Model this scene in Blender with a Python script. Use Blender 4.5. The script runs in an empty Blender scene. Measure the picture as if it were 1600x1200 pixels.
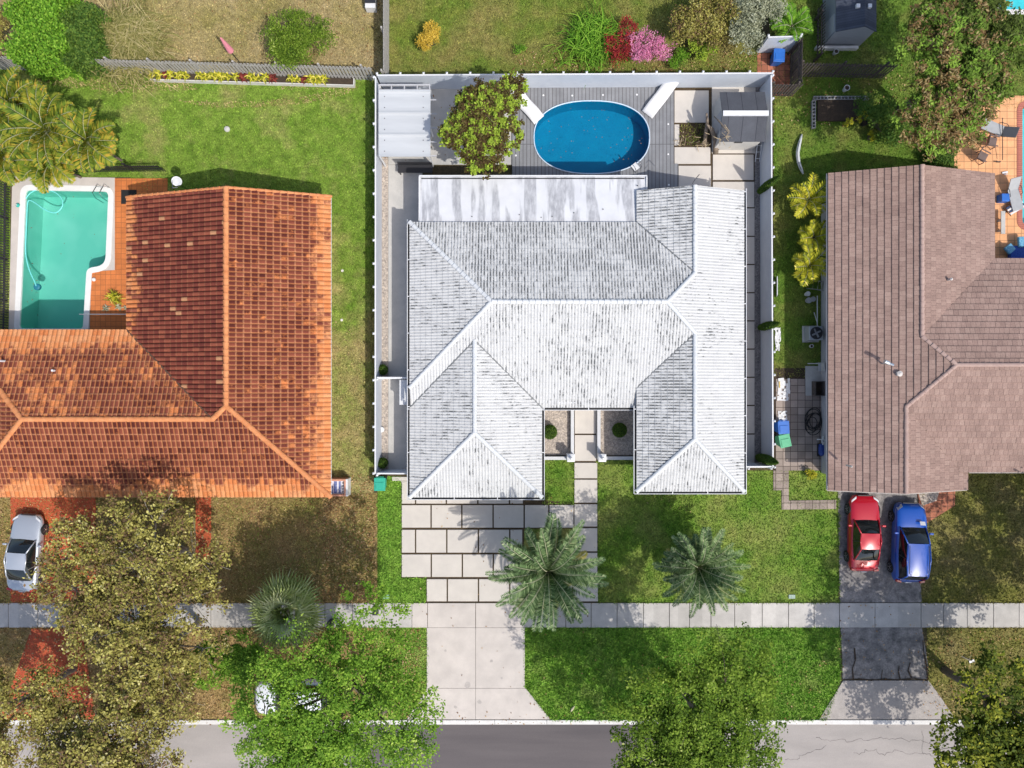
import bpy, bmesh, math, random
import numpy as np
from mathutils import Vector, Matrix
from mathutils.geometry import tessellate_polygon
random.seed(7)
rng = np.random.default_rng(11)
R = math.radians
scene = bpy.context.scene
col = scene.collection

# ---------------------------------------------------------------- camera
HC = 40.0
cam_d = bpy.data.cameras.new("camera")
cam = bpy.data.objects.new("camera", cam_d)
col.objects.link(cam)
cam.location = (0, 0, HC)
cam.rotation_euler = (0, 0, 0)
cam_d.sensor_width = 36.0
cam_d.lens = 24.0
cam_d.clip_end = 1000
cam_d.clip_start = 0.5
scene.camera = cam

# ---------------------------------------------------------------- light
SUN_TO = Vector((0.51, -0.535, 1.0)).normalized()
world = bpy.data.worlds.new("World")
scene.world = world
world.use_nodes = True
wn = world.node_tree
bg = wn.nodes['Background']
sky = wn.nodes.new('ShaderNodeTexSky')
sky.sky_type = 'NISHITA'
sky.sun_disc = False
sky.dust_density = 2.5
sky.ozone_density = 0.6
sky.sun_elevation = math.asin(SUN_TO.z)
sky.sun_rotation = math.atan2(SUN_TO.x, SUN_TO.y)
wn.links.new(sky.outputs[0], bg.inputs[0])
bg.inputs[1].default_value = 0.15
sl = bpy.data.lights.new("sun", 'SUN')
sl.energy = 3.0
sl.angle = R(0.5)
sl.color = (1.0, 0.955, 0.88)
so = bpy.data.objects.new("sun", sl)
col.objects.link(so)
so.rotation_euler = (-SUN_TO).to_track_quat('-Z', 'Y').to_euler()
scene.view_settings.view_transform = 'Standard'
scene.view_settings.look = 'None'
scene.view_settings.gamma = 1
scene.view_settings.exposure = 0.17

# ---------------------------------------------------------------- helpers
SC = 80.0 / 3.0          # photo pixels per metre at the ground


def W(u, v, z=0.0):
    k = (HC - z) / HC / SC
    return ((u - 800) * k, (600 - v) * k, z)


def X(u, z=0.0): return (u - 800) * (HC - z) / HC / SC
def Y(v, z=0.0): return (600 - v) * (HC - z) / HC / SC


def tag(o, label=None, cat=None, group=None, kind=None):
    if label: o['label'] = label
    if cat: o['category'] = cat
    if group: o['group'] = group
    if kind: o['kind'] = kind
    return o


def thing(name, label, cat, loc=(0, 0, 0), rz=0.0, group=None):
    o = bpy.data.objects.new(name, None)
    o.empty_display_size = 0.3
    col.objects.link(o)
    o.location = loc
    o.rotation_euler = (0, 0, rz)
    return tag(o, label, cat, group)


def link_mesh(me, name, mats, parent=None, world_coords=False):
    o = bpy.data.objects.new(name, me)
    for m in (mats if isinstance(mats, (list, tuple)) else [mats]):
        me.materials.append(m)
    col.objects.link(o)
    if parent is not None:
        o.parent = parent
        if world_coords:
            o.location = -parent.location
    return o


def dup(root, loc, rz=None, label=None, scale=None):
    r = root.copy(); col.objects.link(r)
    r.location = loc
    if rz is not None: r.rotation_euler = (0, 0, rz)
    if label: r['label'] = label
    if scale: r.scale = (scale,) * 3 if not isinstance(scale, tuple) else scale
    for ch in list(root.children):
        c = ch.copy(); col.objects.link(c); c.parent = r
        for g in list(ch.children):
            d = g.copy(); col.objects.link(d); d.parent = c
    return r


class MB:
    def __init__(s):
        s.v = []; s.f = []; s.m = []; s.mi = 0; s.T = None

    def add(s, vs, fs):
        b = len(s.v)
        if s.T is not None:
            vs = [tuple(s.T @ Vector(p)) for p in vs]
        s.v += [tuple(p) for p in vs]
        for f in fs:
            s.f.append(tuple(b + i for i in f)); s.m.append(s.mi)
        return s

    def box(s, x0, y0, z0, x1, y1, z1):
        if x0 > x1: x0, x1 = x1, x0
        if y0 > y1: y0, y1 = y1, y0
        vs = [(x0, y0, z0), (x1, y0, z0), (x1, y1, z0), (x0, y1, z0), (x0, y0, z1), (x1, y0, z1), (x1, y1, z1), (x0, y1, z1)]
        return s.add(vs, [(0, 3, 2, 1), (4, 5, 6, 7), (0, 1, 5, 4), (1, 2, 6, 5), (2, 3, 7, 6), (3, 0, 4, 7)])

    def cbox(s, cx, cy, cz, sx, sy, sz, rz=0, rx=0, ry=0):
        old = s.T
        M = Matrix.Translation((cx, cy, cz)) @ Matrix.Rotation(rz, 4, 'Z') @ Matrix.Rotation(ry, 4, 'Y') @ Matrix.Rotation(rx, 4, 'X')
        s.T = M if old is None else old @ M
        s.box(-sx / 2, -sy / 2, -sz / 2, sx / 2, sy / 2, sz / 2)
        s.T = old
        return s

    def prism(s, poly, z0, z1):
        n = len(poly)
        a = sum(poly[i][0] * poly[(i + 1) % n][1] - poly[(i + 1) % n][0] * poly[i][1] for i in range(n))
        if a < 0: poly = poly[::-1]
        vs = [(p[0], p[1], z0) for p in poly] + [(p[0], p[1], z1) for p in poly]
        fs = [tuple(range(n))[::-1], tuple(range(n, 2 * n))] + [(i, (i + 1) % n, n + (i + 1) % n, n + i) for i in range(n)]
        return s.add(vs, fs)

    def sheet(s, poly, z):
        n = len(poly)
        a = sum(poly[i][0] * poly[(i + 1) % n][1] - poly[(i + 1) % n][0] * poly[i][1] for i in range(n))
        if a < 0: poly = poly[::-1]
        return s.add([(p[0], p[1], z) for p in poly], [tuple(range(n))])

    def tube(s, pts, r, n=6, caps=True):
        pts = [Vector(p) for p in pts]
        m = len(pts)
        rs = r if isinstance(r, (list, tuple)) else [r] * m
        vs = []
        t0 = None
        for i, p in enumerate(pts):
            t = (pts[min(i + 1, m - 1)] - pts[max(i - 1, 0)])
            if t.length < 1e-9: t = Vector((0, 0, 1))
            t.normalize()
            ref = Vector((0, 0, 1)) if abs(t.z) < .9 else Vector((1, 0, 0))
            a = t.cross(ref).normalized()
            if t0 is not None and a.dot(t0) < 0: a = -a
            t0 = a
            b = t.cross(a)
            for k in range(n):
                q = 2 * math.pi * k / n
                vs.append(tuple(p + (a * math.cos(q) + b * math.sin(q)) * rs[i]))
        fs = []
        for i in range(m - 1):
            for k in range(n):
                fs.append((i * n + k, i * n + (k + 1) % n, (i + 1) * n + (k + 1) % n, (i + 1) * n + k))
        if caps:
            fs.append(tuple(range(n))[::-1]); fs.append(tuple(range((m - 1) * n, m * n)))
        return s.add(vs, fs)

    def lathe(s, cx, cy, prof, n=20, sx=1, sy=1):
        vs = []
        for (r, z) in prof:
            for k in range(n):
                q = 2 * math.pi * k / n
                vs.append((cx + r * sx * math.cos(q), cy + r * sy * math.sin(q), z))
        m = len(prof); fs = []
        for i in range(m - 1):
            for k in range(n):
                fs.append((i * n + k, i * n + (k + 1) % n, (i + 1) * n + (k + 1) % n, (i + 1) * n + k))
        fs.append(tuple(range(n))[::-1]); fs.append(tuple(range((m - 1) * n, m * n)))
        return s.add(vs, fs)

    def patch(s, c00, c10, c11, c01, bulge=(0, 0, 0), nu=6, nv=6):
        c = [Vector(x) for x in (c00, c10, c11, c01)]
        bl = Vector(bulge)
        vs = []
        for j in range(nv + 1):
            b = j / nv
            for i in range(nu + 1):
                a = i / nu
                p = c[0] * (1 - a) * (1 - b) + c[1] * a * (1 - b) + c[2] * a * b + c[3] * (1 - a) * b
                p = p + bl * (4 * a * (1 - a) * (0.4 + 0.6 * 4 * b * (1 - b)))
                vs.append(tuple(p))
        fs = [(j * (nu + 1) + i, j * (nu + 1) + i + 1, (j + 1) * (nu + 1) + i + 1, (j + 1) * (nu + 1) + i) for j in range(nv) for i in range(nu)]
        return s.add(vs, fs)

    def build(s, name, mats, parent=None, wc=False, smooth=False, bevel=0, sub=0):
        me = bpy.data.meshes.new(name)
        me.from_pydata(s.v, [], s.f)
        o = link_mesh(me, name, mats, parent, wc)
        if isinstance(mats, (list, tuple)) and len(mats) > 1:
            me.polygons.foreach_set('material_index', s.m)
        if smooth:
            me.polygons.foreach_set('use_smooth', [True] * len(me.polygons))
        if bevel:
            b = o.modifiers.new('bevel', 'BEVEL'); b.width = bevel; b.segments = 2; b.limit_method = 'ANGLE'
        if sub:
            b = o.modifiers.new('sub', 'SUBSURF'); b.levels = sub; b.render_levels = sub
        return o


def quads(name, V, mat, parent=None, tint=None, wc=False, nper=4):
    V = np.asarray(V, dtype=np.float32).reshape(-1, 3)
    n = len(V); nf = n // nper
    me = bpy.data.meshes.new(name)
    me.vertices.add(n); me.vertices.foreach_set('co', V.ravel())
    me.loops.add(n); me.loops.foreach_set('vertex_index', np.arange(n, dtype=np.int32))
    me.polygons.add(nf)
    me.polygons.foreach_set('loop_start', np.arange(0, n, nper, dtype=np.int32))
    me.polygons.foreach_set('loop_total', np.full(nf, nper, dtype=np.int32))
    me.update(calc_edges=True)
    if tint is not None:
        a = me.attributes.new('tint', 'FLOAT', 'POINT')
        a.data.foreach_set('value', np.repeat(np.asarray(tint, dtype=np.float32), nper))
    return link_mesh(me, name, mat, parent, wc)


# ---------------------------------------------------------------- materials
def nmat(name):
    m = bpy.data.materials.new(name)
    m.use_nodes = True
    nt = m.node_tree
    b = nt.nodes['Principled BSDF']
    return m, nt, b


def N(nt, t, **kw):
    n = nt.nodes.new('ShaderNode' + t)
    for k, v in kw.items():
        if k == 'ins':
            for i, x in v.items():
                if hasattr(x, 'is_linked') or hasattr(x, 'links'):
                    nt.links.new(x, n.inputs[i])
                else:
                    n.inputs[i].default_value = x
        else:
            setattr(n, k, v)
    return n


def c4(c): return (c[0], c[1], c[2], 1)


def ramp(nt, fac, stops, interp='LINEAR'):
    r = nt.nodes.new('ShaderNodeValToRGB')
    nt.links.new(fac, r.inputs[0])
    e = r.color_ramp.elements
    r.color_ramp.interpolation = interp
    while len(e) < len(stops): e.new(0.5)
    for i, (p, c) in enumerate(stops):
        e[i].position = p
        e[i].color = c4(c) if isinstance(c, (tuple, list)) else (c, c, c, 1)
    return r.outputs[0]


def math_(nt, op, a, b=0.0, c=None, clamp=False):
    n = nt.nodes.new('ShaderNodeMath'); n.operation = op; n.use_clamp = clamp
    for i, x in enumerate([a, b] + ([c] if c is not None else [])):
        if hasattr(x, 'links'): nt.links.new(x, n.inputs[i])
        else: n.inputs[i].default_value = x
    return n.outputs[0]


def mix(nt, fac, a, b, mode='MIX'):
    n = nt.nodes.new('ShaderNodeMix'); n.data_type = 'RGBA'; n.blend_type = mode
    for i, x in ((0, fac), (6, a), (7, b)):
        if hasattr(x, 'links'): nt.links.new(x, n.inputs[i])
        elif i == 0: n.inputs[i].default_value = x
        else: n.inputs[i].default_value = c4(x) if not isinstance(x, float) else (x, x, x, 1)
    return n.outputs[2]


def noise(nt, scale, detail=3, rough=.6, vec=None, stretch=None, off=0):
    if vec is None:
        vec = N(nt, 'TexCoord').outputs['Object']
    if stretch or off:
        mp = nt.nodes.new('ShaderNodeMapping')
        nt.links.new(vec, mp.inputs[0])
        mp.inputs['Scale'].default_value = stretch or (1, 1, 1)
        mp.inputs['Location'].default_value = (off, off * 1.7, 0)
        vec = mp.outputs[0]
    n = nt.nodes.new('ShaderNodeTexNoise')
    nt.links.new(vec, n.inputs['Vector'])
    n.inputs['Scale'].default_value = scale
    n.inputs['Detail'].default_value = detail
    n.inputs['Roughness'].default_value = rough
    return n.outputs[0]


def mat(name, c1, c2=None, scale=2.0, rough=.8, bump=0.0, bscale=40, fine=0.0, fscale=30, metal=0.0, spec=None, coat=0.0, lo=.3, hi=.7, stretch=None, c3=None, off=0):
    m, nt, b = nmat(name)
    b.inputs['Roughness'].default_value = rough
    b.inputs['Metallic'].default_value = metal
    if spec is not None: b.inputs['Specular IOR Level'].default_value = spec
    if coat:
        b.inputs['Coat Weight'].default_value = coat
        b.inputs['Coat Roughness'].default_value = .06
    if c2 is None:
        c2 = tuple(x * .88 for x in c1)
    st = [(lo, c1), (hi, c2)]
    if c3: st = [(lo, c1), ((lo + hi) / 2, c2), (hi, c3)]
    out = ramp(nt, noise(nt, scale, stretch=stretch, off=off), st)
    if fine:
        f = noise(nt, fscale, 2, .7)
        out = mix(nt, 1.0, out, ramp(nt, f, [(.3, 1 - fine), (.7, 1 + fine * .6)]), 'MULTIPLY')
    nt.links.new(out, b.inputs['Base Color'])
    if bump:
        bp = N(nt, 'Bump'); bp.inputs['Strength'].default_value = bump; bp.inputs['Distance'].default_value = .02
        nt.links.new(noise(nt, bscale, 4), bp.inputs['Height'])
        nt.links.new(bp.outputs[0], b.inputs['Normal'])
    return m


def leafmat(name, stops, trans=.18, rough=.6, big=None, yramp=None, var=.55):
    """foliage: colour from the 'tint' attribute of each leaf"""
    m, nt, b = nmat(name)
    at = N(nt, 'Attribute', attribute_name='tint').outputs['Fac']
    c = ramp(nt, at, stops)
    b.inputs['Roughness'].default_value = rough
    b.inputs['Specular IOR Level'].default_value = .12
    nt.links.new(c, b.inputs['Base Color'])
    tr = N(nt, 'BsdfTranslucent')
    nt.links.new(mix(nt, 1.0, c, (1.15, 1.2, .6), 'MULTIPLY'), tr.inputs[0])
    ms = N(nt, 'MixShader'); ms.inputs[0].default_value = trans
    nt.links.new(b.outputs[0], ms.inputs[1]); nt.links.new(tr.outputs[0], ms.inputs[2])
    nt.links.new(ms.outputs[0], nt.nodes['Material Output'].inputs[0])
    return m


def grassmat(name, green, green2, dry, dryness, scale=.35, yfade=None, off=0):
    """lawn: green / dry patches by world position, 'tint' per blade"""
    m, nt, b = nmat(name)
    b.inputs['Roughness'].default_value = .75
    b.inputs['Specular IOR Level'].default_value = .2
    big = noise(nt, scale, 5, .62, off=off)
    if yfade:
        sep = N(nt, 'SeparateXYZ'); nt.links.new(N(nt, 'TexCoord').outputs['Object'], sep.inputs[0])
        mr = N(nt, 'MapRange'); nt.links.new(sep.outputs[1], mr.inputs[0])
        mr.inputs[1].default_value = yfade[0]; mr.inputs[2].default_value = yfade[1]
        mr.inputs[3].default_value = yfade[2]; mr.inputs[4].default_value = 0.0
        big = math_(nt, 'ADD', big, mr.outputs[0])
    f = ramp(nt, big, [(max(0, .62 - dryness), 0.0), (min(1, .92 - dryness), 1.0)])
    mid = ramp(nt, noise(nt, 1.3, 4, .6, off=off + 3), [(.35, green), (.65, green2)])
    c = mix(nt, f, mid, dry)
    c = mix(nt, 1.0, c, ramp(nt, noise(nt, 2.6, 5, .7, off=off + 7), [(.32, .72), (.5, 1.0), (.7, 1.28)]), 'MULTIPLY')
    fine = ramp(nt, noise(nt, 16, 3, .75, stretch=(1, .55, 1)), [(.28, .45), (.5, .95), (.74, 1.5)])
    c = mix(nt, 1.0, c, fine, 'MULTIPLY')
    at = N(nt, 'Attribute', attribute_name='tint').outputs['Fac']
    c = mix(nt, 1.0, c, ramp(nt, at, [(0, .78), (.01, .6), (1, 1.5)]), 'MULTIPLY')  # the sheet, without tint, is coloured darker as shade under the blades
    nt.links.new(c, b.inputs['Base Color'])
    bp = N(nt, 'Bump'); bp.inputs['Strength'].default_value = .8; bp.inputs['Distance'].default_value = .05
    nt.links.new(noise(nt, 14, 4, .7), bp.inputs['Height'])
    nt.links.new(bp.outputs[0], b.inputs['Normal'])
    return m


def tilemat(name, kind, dirt=.5):
    m, nt, b = nmat(name)
    b.inputs['Roughness'].default_value = .9
    b.inputs['Specular IOR Level'].default_value = .15
    uv = N(nt, 'UVMap').outputs[0]
    fl = N(nt, 'VectorMath', operation='FLOOR'); nt.links.new(uv, fl.inputs[0])
    fr = N(nt, 'VectorMath', operation='FRACTION'); nt.links.new(uv, fr.inputs[0])
    wn_ = N(nt, 'TexWhiteNoise', noise_dimensions='2D'); nt.links.new(fl.outputs[0], wn_.inputs['Vector'])
    rnd = wn_.outputs[0]
    sp = N(nt, 'SeparateXYZ'); nt.links.new(fr.outputs[0], sp.inputs[0])
    sf = N(nt, 'SeparateXYZ'); nt.links.new(uv, sf.inputs[0])
    fu, fv = sp.outputs[0], sp.outputs[1]
    groove = math_(nt, 'MULTIPLY', math_(nt, 'ABSOLUTE', math_(nt, 'SUBTRACT', fu, .5)), 2.0)   # 1 in the groove
    if kind == 'orange':
        big = noise(nt, .42, 4, .6, off=dirt * 10)
        # dark where big + per-tile random + distance from the eave is high
        e = N(nt, 'MapRange'); nt.links.new(sf.outputs[1], e.inputs[0])
        e.inputs[1].default_value = 1; e.inputs[2].default_value = 4; e.inputs[3].default_value = -.22; e.inputs[4].default_value = .04
        k = math_(nt, 'ADD', math_(nt, 'ADD', math_(nt, 'MULTIPLY', big, .5), math_(nt, 'MULTIPLY', rnd, .20)), e.outputs[0])
        k = math_(nt, 'ADD', k, math_(nt, 'MULTIPLY', noise(nt, 2.2, 4, .7), .42))
        f = ramp(nt, k, [(.645 - dirt * .36, 0.0), (.745 - dirt * .36, 1.0)])
        clean = ramp(nt, rnd, [(0, (.60, .20, .07)), (.5, (.68, .27, .105)), (1, (.72, .33, .15))])
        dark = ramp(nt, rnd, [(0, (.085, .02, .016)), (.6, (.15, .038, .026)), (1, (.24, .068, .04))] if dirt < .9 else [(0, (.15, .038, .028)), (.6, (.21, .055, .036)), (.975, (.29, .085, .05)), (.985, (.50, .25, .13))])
        f = math_(nt, 'MULTIPLY', f, ramp(nt, groove, [(.58, 1.0), (.85, 1.0 if dirt > .9 else .38)]))
        c = mix(nt, f, clean, dark)
        # pale worn lip at the lower end of each tile
        lip = ramp(nt, fv, [(.10, 1.0), (.18, 0.0), (.93, 0.0), (.97, 1.0)])
        c = mix(nt, math_(nt, 'MULTIPLY', lip, .38 if dirt < .9 else .15), c, (.68, .33, .17))
        g = ramp(nt, groove, [(.82 if dirt < .9 else .55, 1.0), (1, .45 if dirt < .9 else .18)])  # groove darkening puts the shadow lines between tile rows into the colour
        c = mix(nt, 1.0, c, g, 'MULTIPLY')
    elif kind == 'white':
        big = noise(nt, .55, 5, .65, off=dirt * 5)
        mid = noise(nt, 3.0, 4, .7)
        uvm = nt.nodes.new('ShaderNodeMapping'); nt.links.new(uv, uvm.inputs[0]); uvm.inputs['Scale'].default_value = (1.0, .42, 1)
        un = noise(nt, 1.3, 3, .7, vec=uvm.outputs[0])
        k = math_(nt, 'ADD', math_(nt, 'MULTIPLY', big, .5), math_(nt, 'MULTIPLY', un, .75))
        k = math_(nt, 'ADD', k, math_(nt, 'MULTIPLY', mid, .25))
        k = math_(nt, 'ADD', k, math_(nt, 'MULTIPLY', noise(nt, 11, 3, .75), .25))
        k = ramp(nt, k, [(1.165 - dirt * .42, 0.0), (1.24 - dirt * .42, 1.0)])
        g = ramp(nt, groove, [(.35, .06), (.75, 1.0)])
        f = math_(nt, 'MULTIPLY', math_(nt, 'MULTIPLY', k, g), ramp(nt, fv, [(.04, .35), (.14, 1.0), (.86, 1.0), (.97, .35)]))
        clean = ramp(nt, noise(nt, 1.2, 4), [(.3, (.565, .57, .57)), (.7, (.635, .64, .635))])
        veil = ramp(nt, k, [(0, 1.0), (1, .94)])
        clean = mix(nt, 1.0, clean, veil, 'MULTIPLY')
        clean = mix(nt, 1.0, clean, ramp(nt, groove, [(.6, 1.0), (1, .74)]), 'MULTIPLY')
        clean = mix(nt, 1.0, clean, ramp(nt, fv, [(.9, 1.0), (1, .82)]), 'MULTIPLY')
        c = mix(nt, math_(nt, 'MULTIPLY', f, .88), clean, (.055, .06, .065))
    else:
        edge_ = ramp(nt, fv, [(0, .62), (.07, 1.0)])
        clean = ramp(nt, rnd, [(0, (.30, .205, .175)), (.5, (.335, .23, .195)), (1, (.37, .26, .22))])
        clean = mix(nt, 1.0, clean, edge_, 'MULTIPLY')
        j = ramp(nt, groove, [(.90, 1.0), (.97, .5)])
        c = mix(nt, 1.0, clean, j, 'MULTIPLY')
        st = ramp(nt, noise(nt, 1.0, 5, .65), [(.35, .88), (.65, 1.08)])
        c = mix(nt, 1.0, c, st, 'MULTIPLY')
    fn = ramp(nt, noise(nt, 22, 3, .7), [(.3, .86), (.7, 1.1)] if kind == 'white' else [(.3, .72), (.7, 1.18)])
    c = mix(nt, 1.0, c, fn, 'MULTIPLY')
    nt.links.new(c, b.inputs['Base Color'])
    return m


def watermat(name, tint, rough=.02, ripple=.35):
    m, nt, b = nmat(name)
    tr = N(nt, 'BsdfTransparent'); tr.inputs[0].default_value = c4(tint)
    gl = N(nt, 'BsdfGlossy'); gl.inputs['Roughness'].default_value = rough
    fz = N(nt, 'Fresnel'); fz.inputs[0].default_value = 1.33
    bp = N(nt, 'Bump'); bp.inputs['Strength'].default_value = ripple; bp.inputs['Distance'].default_value = .02
    nt.links.new(noise(nt, 7, 4), bp.inputs['Height'])
    nt.links.new(bp.outputs[0], gl.inputs['Normal']); nt.links.new(bp.outputs[0], fz.inputs['Normal'])
    ms = N(nt, 'MixShader')
    nt.links.new(fz.outputs[0], ms.inputs[0]); nt.links.new(tr.outputs[0], ms.inputs[1]); nt.links.new(gl.outputs[0], ms.inputs[2])
    nt.links.new(ms.outputs[0], nt.nodes['Material Output'].inputs[0])
    return m


def slabmat(name, base, tile, grout, gw=.03, rough=.8, var=.08, off=(0, 0), spec=.3):
    """square tiles / planks from world position"""
    m, nt, b = nmat(name)
    b.inputs['Roughness'].default_value = rough
    b.inputs['Specular IOR Level'].default_value = spec
    mp = nt.nodes.new('ShaderNodeMapping'); nt.links.new(N(nt, 'TexCoord').outputs['Object'], mp.inputs[0])
    mp.inputs['Scale'].default_value = (1 / tile[0], 1 / tile[1], 1)
    mp.inputs['Location'].default_value = (off[0], off[1], 0)
    fl = N(nt, 'VectorMath', operation='FLOOR'); nt.links.new(mp.outputs[0], fl.inputs[0])
    fr = N(nt, 'VectorMath', operation='FRACTION'); nt.links.new(mp.outputs[0], fr.inputs[0])
    sf = N(nt, 'SeparateXYZ'); nt.links.new(fl.outputs[0], sf.inputs[0])
    cb = N(nt, 'CombineXYZ'); nt.links.new(sf.outputs[0], cb.inputs[0]); nt.links.new(sf.outputs[1], cb.inputs[1])
    wn_ = N(nt, 'TexWhiteNoise', noise_dimensions='2D'); nt.links.new(cb.outputs[0], wn_.inputs['Vector'])
    sp = N(nt, 'SeparateXYZ'); nt.links.new(fr.outputs[0], sp.inputs[0])
    def edge(o, t):
        d = math_(nt, 'ABSOLUTE', math_(nt, 'SUBTRACT', o, .5))
        return math_(nt, 'GREATER_THAN', d, .5 - gw / t / 2)
    g = math_(nt, 'MAXIMUM', edge(sp.outputs[0], tile[0]), edge(sp.outputs[1], tile[1]))
    v = ramp(nt, wn_.outputs[0], [(0, 1 - var), (1, 1 + var)])
    c = mix(nt, 1.0, ramp(nt, noise(nt, 1.5, 5), [(.3, tuple(x * .85 for x in base)), (.7, tuple(x * 1.1 for x in base))]), v, 'MULTIPLY')
    c = mix(nt, 1.0, c, ramp(nt, noise(nt, 30, 2), [(.3, .9), (.7, 1.08)]), 'MULTIPLY')
    c = mix(nt, g, c, grout)
    nt.links.new(c, b.inputs['Base Color'])
    return m


white_paint = mat('white_paint', (.70, .71, .73), (.72, .74, .77), 3, .45)
white_trim = mat('white_trim', (.72, .73, .74), (.70, .71, .73), 4, .4)
white_plastic = mat('white_plastic', (.76, .76, .76), (.7, .7, .71), 2, .35)
fence_white = mat('fence_white', (.62, .67, .74), (.56, .61, .69), 2, .5, fine=.05)
dark_metal = mat('dark_metal', (.03, .03, .035), rough=.5)
gutter_dark = mat('gutter_dark', (.05, .05, .055), (.02, .02, .02), 6, .8)  # dark for dirt and shade inside the channel, both in the colour
concrete = mat('concrete', (.56, .54, .51), (.45, .44, .42), 1.2, .85, bump=.2, fine=.08)
drive_concrete = mat('drive_concrete', (.50, .455, .42), (.61, .555, .51), .9, .8, bump=.12, fine=.06)
walk_concrete = slabmat('walk_concrete', (.50, .475, .445), (1.43, 60), (.45, .43, .40), -1, .85, .13, (.21, .5))
apron_concrete = mat('apron_concrete', (.44, .40, .37), (.35, .32, .30), 2.5, .9, bump=.3, fine=.2, fscale=25)
slab_pale = mat('slab_pale', (.62, .575, .52), (.55, .51, .465), 1.1, .8, bump=.1, fine=.05)
kerb_white = mat('kerb_white', (.76, .75, .73), (.62, .60, .58), 2, .8, fine=.1)
soil = mat('soil', (.075, .052, .034), (.045, .032, .022), 6, .95, bump=.5, fine=.4)
mulch = mat('mulch', (.055, .035, .02), (.10, .07, .035), 9, .95, bump=.5, fine=.4)
pebble = mat('pebble', (.62, .53, .44), (.30, .26, .24), 9, .85, bump=.8, bscale=18, fine=.45, fscale=13)
pebble_grey = mat('pebble_grey', (.30, .27, .26), (.17, .155, .15), 8, .85, bump=.8, bscale=18, fine=.5, fscale=14)
road_light = mat('road_light', (.40, .365, .345), (.32, .295, .28), .7, .9, bump=.25, fine=.1, stretch=(.3, 1, 1))
road_dark = mat('road_dark', (.098, .086, .09), (.135, .118, .12), .8, .85, bump=.25, fine=.12, stretch=(.12, 1, 1))
asphalt = mat('asphalt', (.115, .11, .11), (.34, .315, .30), 1.9, .9, bump=.3, fine=.3, fscale=12)
red_paint = mat('red_paint', (.58, .105, .035), (.40, .07, .028), .9, .75, fine=.15, fscale=9)
terracotta_floor = slabmat('terracotta_floor', (.60, .19, .055), (.305, .305), (.28, .10, .04), .02)
patio_floor = slabmat('patio_floor', (.80, .41, .20), (.42, .42), (.36, .19, .10), .03)
deck_mat = slabmat('deck_mat', (.24, .245, .26), (.215, 7.0), (.10, .10, .105), .035, .7, .06)
brick_coping = slabmat('brick_coping', (.50, .17, .12), (.8, .115), (.16, .07, .06), .02)
paver_old = slabmat('paver_old', (.33, .27, .235), (.43, .43), (.08, .06, .05), .03, .9, .22, (.1, .2))
paver_red = slabmat('paver_red', (.40, .15, .09), (.34, .34), (.12, .07, .05), .025, .9, .2)
wall_white = mat('wall_white', (.66, .67, .69), rough=.8, fine=.04)
wall_peach = mat('wall_peach', (.66, .48, .33), rough=.85, fine=.05)
wall_grey = mat('wall_grey', (.50, .50, .52), rough=.85, fine=.05)
old_wood = mat('old_wood', (.54, .52, .49), (.33, .31, .29), 7, .9, fine=.3, stretch=(3, 3, .4))
dark_wood = mat('dark_wood', (.13, .105, .09), (.06, .05, .045), 6, .9, fine=.3)
bark = mat('bark', (.20, .16, .12), (.11, .085, .065), 12, .95, bump=.5)
bark_grey = mat('bark_grey', (.36, .33, .29), (.22, .20, .17), 12, .9)
glass_dark = mat('glass_dark', (.012, .016, .018), rough=.04, spec=.8)
rubber = mat('rubber', (.015, .015, .016), rough=.8)
rim_metal = mat('rim_metal', (.45, .45, .46), rough=.3, metal=.8)
chrome = mat('chrome', (.7, .7, .72), rough=.12, metal=1)
# ---------------------------------------------------------------- outlines
def PX(pts, z=0.0): return [W(u, v, z)[:2] for u, v in pts]


def rect(u0, v0, u1, v1, z=0.0): return PX([(u0, v0), (u1, v0), (u1, v1), (u0, v1)], z)


def rounded(pts, r=3, n=5):
    """round every corner of a pixel polygon"""
    out = []
    m = len(pts)
    for i in range(m):
        p = Vector(pts[i]); a = Vector(pts[i - 1]); b = Vector(pts[(i + 1) % m])
        rr = r[i] if isinstance(r, (list, tuple)) else r
        da = (a - p).normalized(); db = (b - p).normalized()
        q0 = p + da * rr; q1 = p + db * rr
        for k in range(n + 1):
            t = k / n
            q = q0 * (1 - t) ** 2 + p * 2 * t * (1 - t) + q1 * t * t
            out.append((q.x, q.y))
    return out


def offset(poly, d):
    n = len(poly); out = []
    a = sum(poly[i][0] * poly[(i + 1) % n][1] - poly[(i + 1) % n][0] * poly[i][1] for i in range(n))
    sg = 1 if a > 0 else -1
    for i in range(n):
        p0 = Vector(poly[i - 1][:2]); p = Vector(poly[i][:2]); p1 = Vector(poly[(i + 1) % n][:2])
        t = ((p - p0).normalized() + (p1 - p).normalized())
        if t.length < 1e-6: t = p1 - p
        t.normalize()
        out.append((p.x + t.y * d * sg, p.y - t.x * d * sg))
    return out


def holed(name, outer, holes, z, m, kind='structure', thick=0, parent=None):
    loops = [[Vector((p[0], p[1], 0)) for p in lp] for lp in [outer] + holes]
    tris = tessellate_polygon(loops)
    flat = [p for lp in loops for p in lp]
    mb = MB()
    vs = [(p.x, p.y, z) for p in flat]
    fs = []
    for t in tris:
        a, b, c = (flat[i] for i in t)
        fs.append(tuple(t) if (b - a).cross(c - a).z > 0 else tuple(t)[::-1])
    mb.add(vs, fs)
    if thick:
        for lp in loops:
            n = len(lp)
            mb.add([(p.x, p.y, z) for p in lp] + [(p.x, p.y, z - thick) for p in lp],
                   [(i, (i + 1) % n, n + (i + 1) % n, n + i) for i in range(n)])
    o = mb.build(name, m, parent, parent is not None)
    if kind and parent is None: o['kind'] = kind
    return o


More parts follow.
